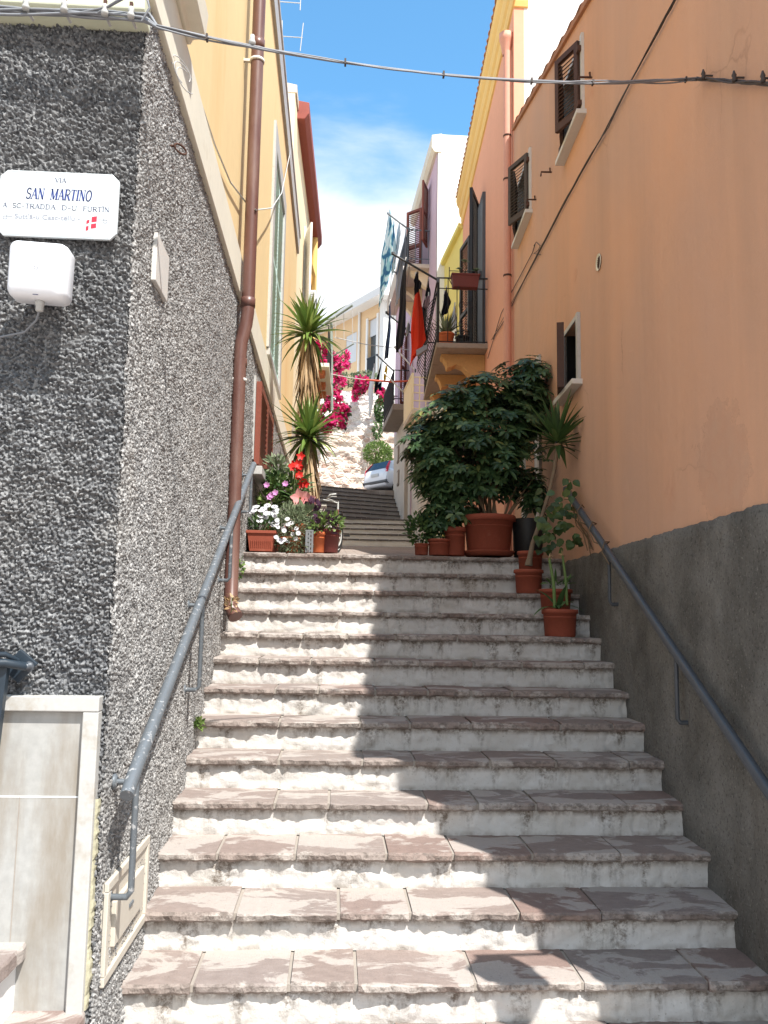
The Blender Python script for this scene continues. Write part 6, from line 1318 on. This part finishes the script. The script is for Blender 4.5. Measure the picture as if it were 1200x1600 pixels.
t, rws = cloth('red_towel', 'bright red towel with a grey hem hanging below the near laundry pole', 0, 0, [(444, 650, 652), (455, 648, 653), (480, 645, 657), (510, 643, 662), (540, 642, 666), (552, 641.5, 659), (564, 641, 646)], 'fred', 13.6, .55, 7)
b = B(); h0 = [atY(x, y, 13.2) for x, y in ((650, 547), (667, 538), (667.5, 545), (651, 556))]; b.prism(h0, (.02, .05, 0)); obj('hem', b, 'fgrey', t)
cloth('garment', 'black sock hanging above the red towel', 0, 0, [(427, 649, 652), (437, 647, 654), (448, 647, 658), (456, 649, 656)], 'fblack', 13.0, .2, 8)
cloth('garment', 'black and mauve garment right of the red towel', 0, 0, [(442, 668, 670), (455, 665, 671), (470, 662, 672), (480, 663, 671)], 'fblack', 13.2, .3, 9)
cloth('garment', 'mauve bundle below the black garment right of the red towel', 0, 0, [(464, 663, 671), (472, 662, 671.5), (480, 665, 670)], 'fplum', 13.15, .25, 10)
cloth('garment', 'black leggings hanging behind the red towel on its right', 0, 0, [(473, 660, 666), (490, 657, 667), (515, 660, 665), (535, 662, 667)], 'fblack', 14.2, .4, 11)
cloth('garment', 'black shirt hung inside the pink balcony railing', 0, 0, [(454, 694, 698), (462, 693, 699), (475, 692, 704), (492, 689.5, 699)], 'fblack', 13.6, .3, 12)
cloth('garment', 'small grey blue sock hanging between black trousers and red towel', 0, 0, [(505, 636, 639), (515, 635, 640), (524, 634, 638)], 'fgrey', 15.4, .15, 13)
cloth('sheet', 'long white sheet hanging low in front of the stone wall', 0, 0, [(574, 583, 585), (590, 579, 585), (610, 575, 584), (632, 576, 583), (648, 577.5, 579)], 'fwhite', 22.8, .6, 14)
cloth('garment', 'black garment beside the long white sheet', 0, 0, [(569, 594, 596), (580, 591, 595), (595, 586, 592), (612, 585, 590)], 'fblack', 22.9, .4, 15)
cloth('garment', 'yellow cloth hanging between two white poles', 0, 0, [(572, 602, 605), (580, 600.5, 605), (590, 599.5, 604), (595, 600, 603)], 'fyel', 22.6, .3, 16)
cloth('garment', 'small dark garment under the yellow cloth', 0, 0, [(598, 592, 596), (604, 591, 596), (610, 593, 596)], 'fnavy', 22.9, .2, 17)
cloth('garment', 'white towel inside the pink balcony behind the aloe', 0, 0, [(480, 709, 711), (490, 706, 712), (505, 703, 713), (515, 703, 713)], 'fwhite', 13.9, .3, 18)

# ------------------------------------------------------------------ small bicycle behind the left pots
bk = root('bicycle', (-.10, 9.9, LZ(9.9)), 'small bicycle with a cream basket parked behind the left pots', 'bicycle')
zg = LZ(9.6); bx, by = .005, 9.3
def wheel(y):
    b = B(); c = Vector((bx, y, zg+.165)); b.tube([c+Vector((.05*math.cos(a), .150*math.cos(a), .155*math.sin(a))) for a in np.linspace(0, 6.2832, 30)], .014, 8, False); w_ = obj('wheel', b, 'rubber', bk)
    b = B(); b.tube([c+Vector((.044*math.cos(a), .132*math.cos(a), .135*math.sin(a))) for a in np.linspace(0, 6.2832, 30)], .007, 6, False)
    for k in range(12): a = 6.283*k/12; b.tube([c, c+Vector((.044*math.cos(a), .132*math.cos(a), .135*math.sin(a)))], .0018, 4)
    obj('rim', b, 'plasticg', w_)
wheel(by); wheel(by+.55)
b = B(); hd = Vector((bx, by+.10, zg+.44)); b.tube([(bx, by, zg+.165), hd], .012, 6); b.tube([hd+Vector((0, .02, -.06)), (bx, by+.30, zg+.17), (bx, by+.55, zg+.165)], .013, 6); b.tube([(bx, by+.30, zg+.17), (bx, by+.38, zg+.40)], .013, 6); obj('frame', b, 'maroon', bk)
b = B(); b.tube([atY(487, 778, by+.05), hd+Vector((0, 0, .08)), atY(510, 779, by), atY(516, 773, by-.05), atY(525, 772, by-.02)], .010, 7); b.tube([hd, hd+Vector((0, .01, .09))], .011, 6); b.tube([atY(510, 779, by), atY(518, 776, by-.05), atY(526, 776, by-.06)], .005, 5); obj('handlebar', b, 'plasticg', bk)
b = B(); c = atY(499, 797, by-.1); trough(b, c.x-.075, c.x+.065, by-.2, by, c.z-.055, .10, .015); obj('basket', b, 'hatch', bk)
b = B(); c = Vector((bx, by+.38, zg+.42)); b.lathe([(0, .04), (.03, .03), (.06, .01), (.055, -.015), (0, -.02)], c, 14); obj('saddle', b, 'blackpl', bk)
b = B(); b.tube([(bx+.02, by+.3, zg+.17), (bx+.1, by+.27, zg+.17)], .006, 5); b.box(bx+.08, bx+.14, by+.24, by+.30, zg+.16, zg+.18); obj('pedal', b, 'blackpl', bk)
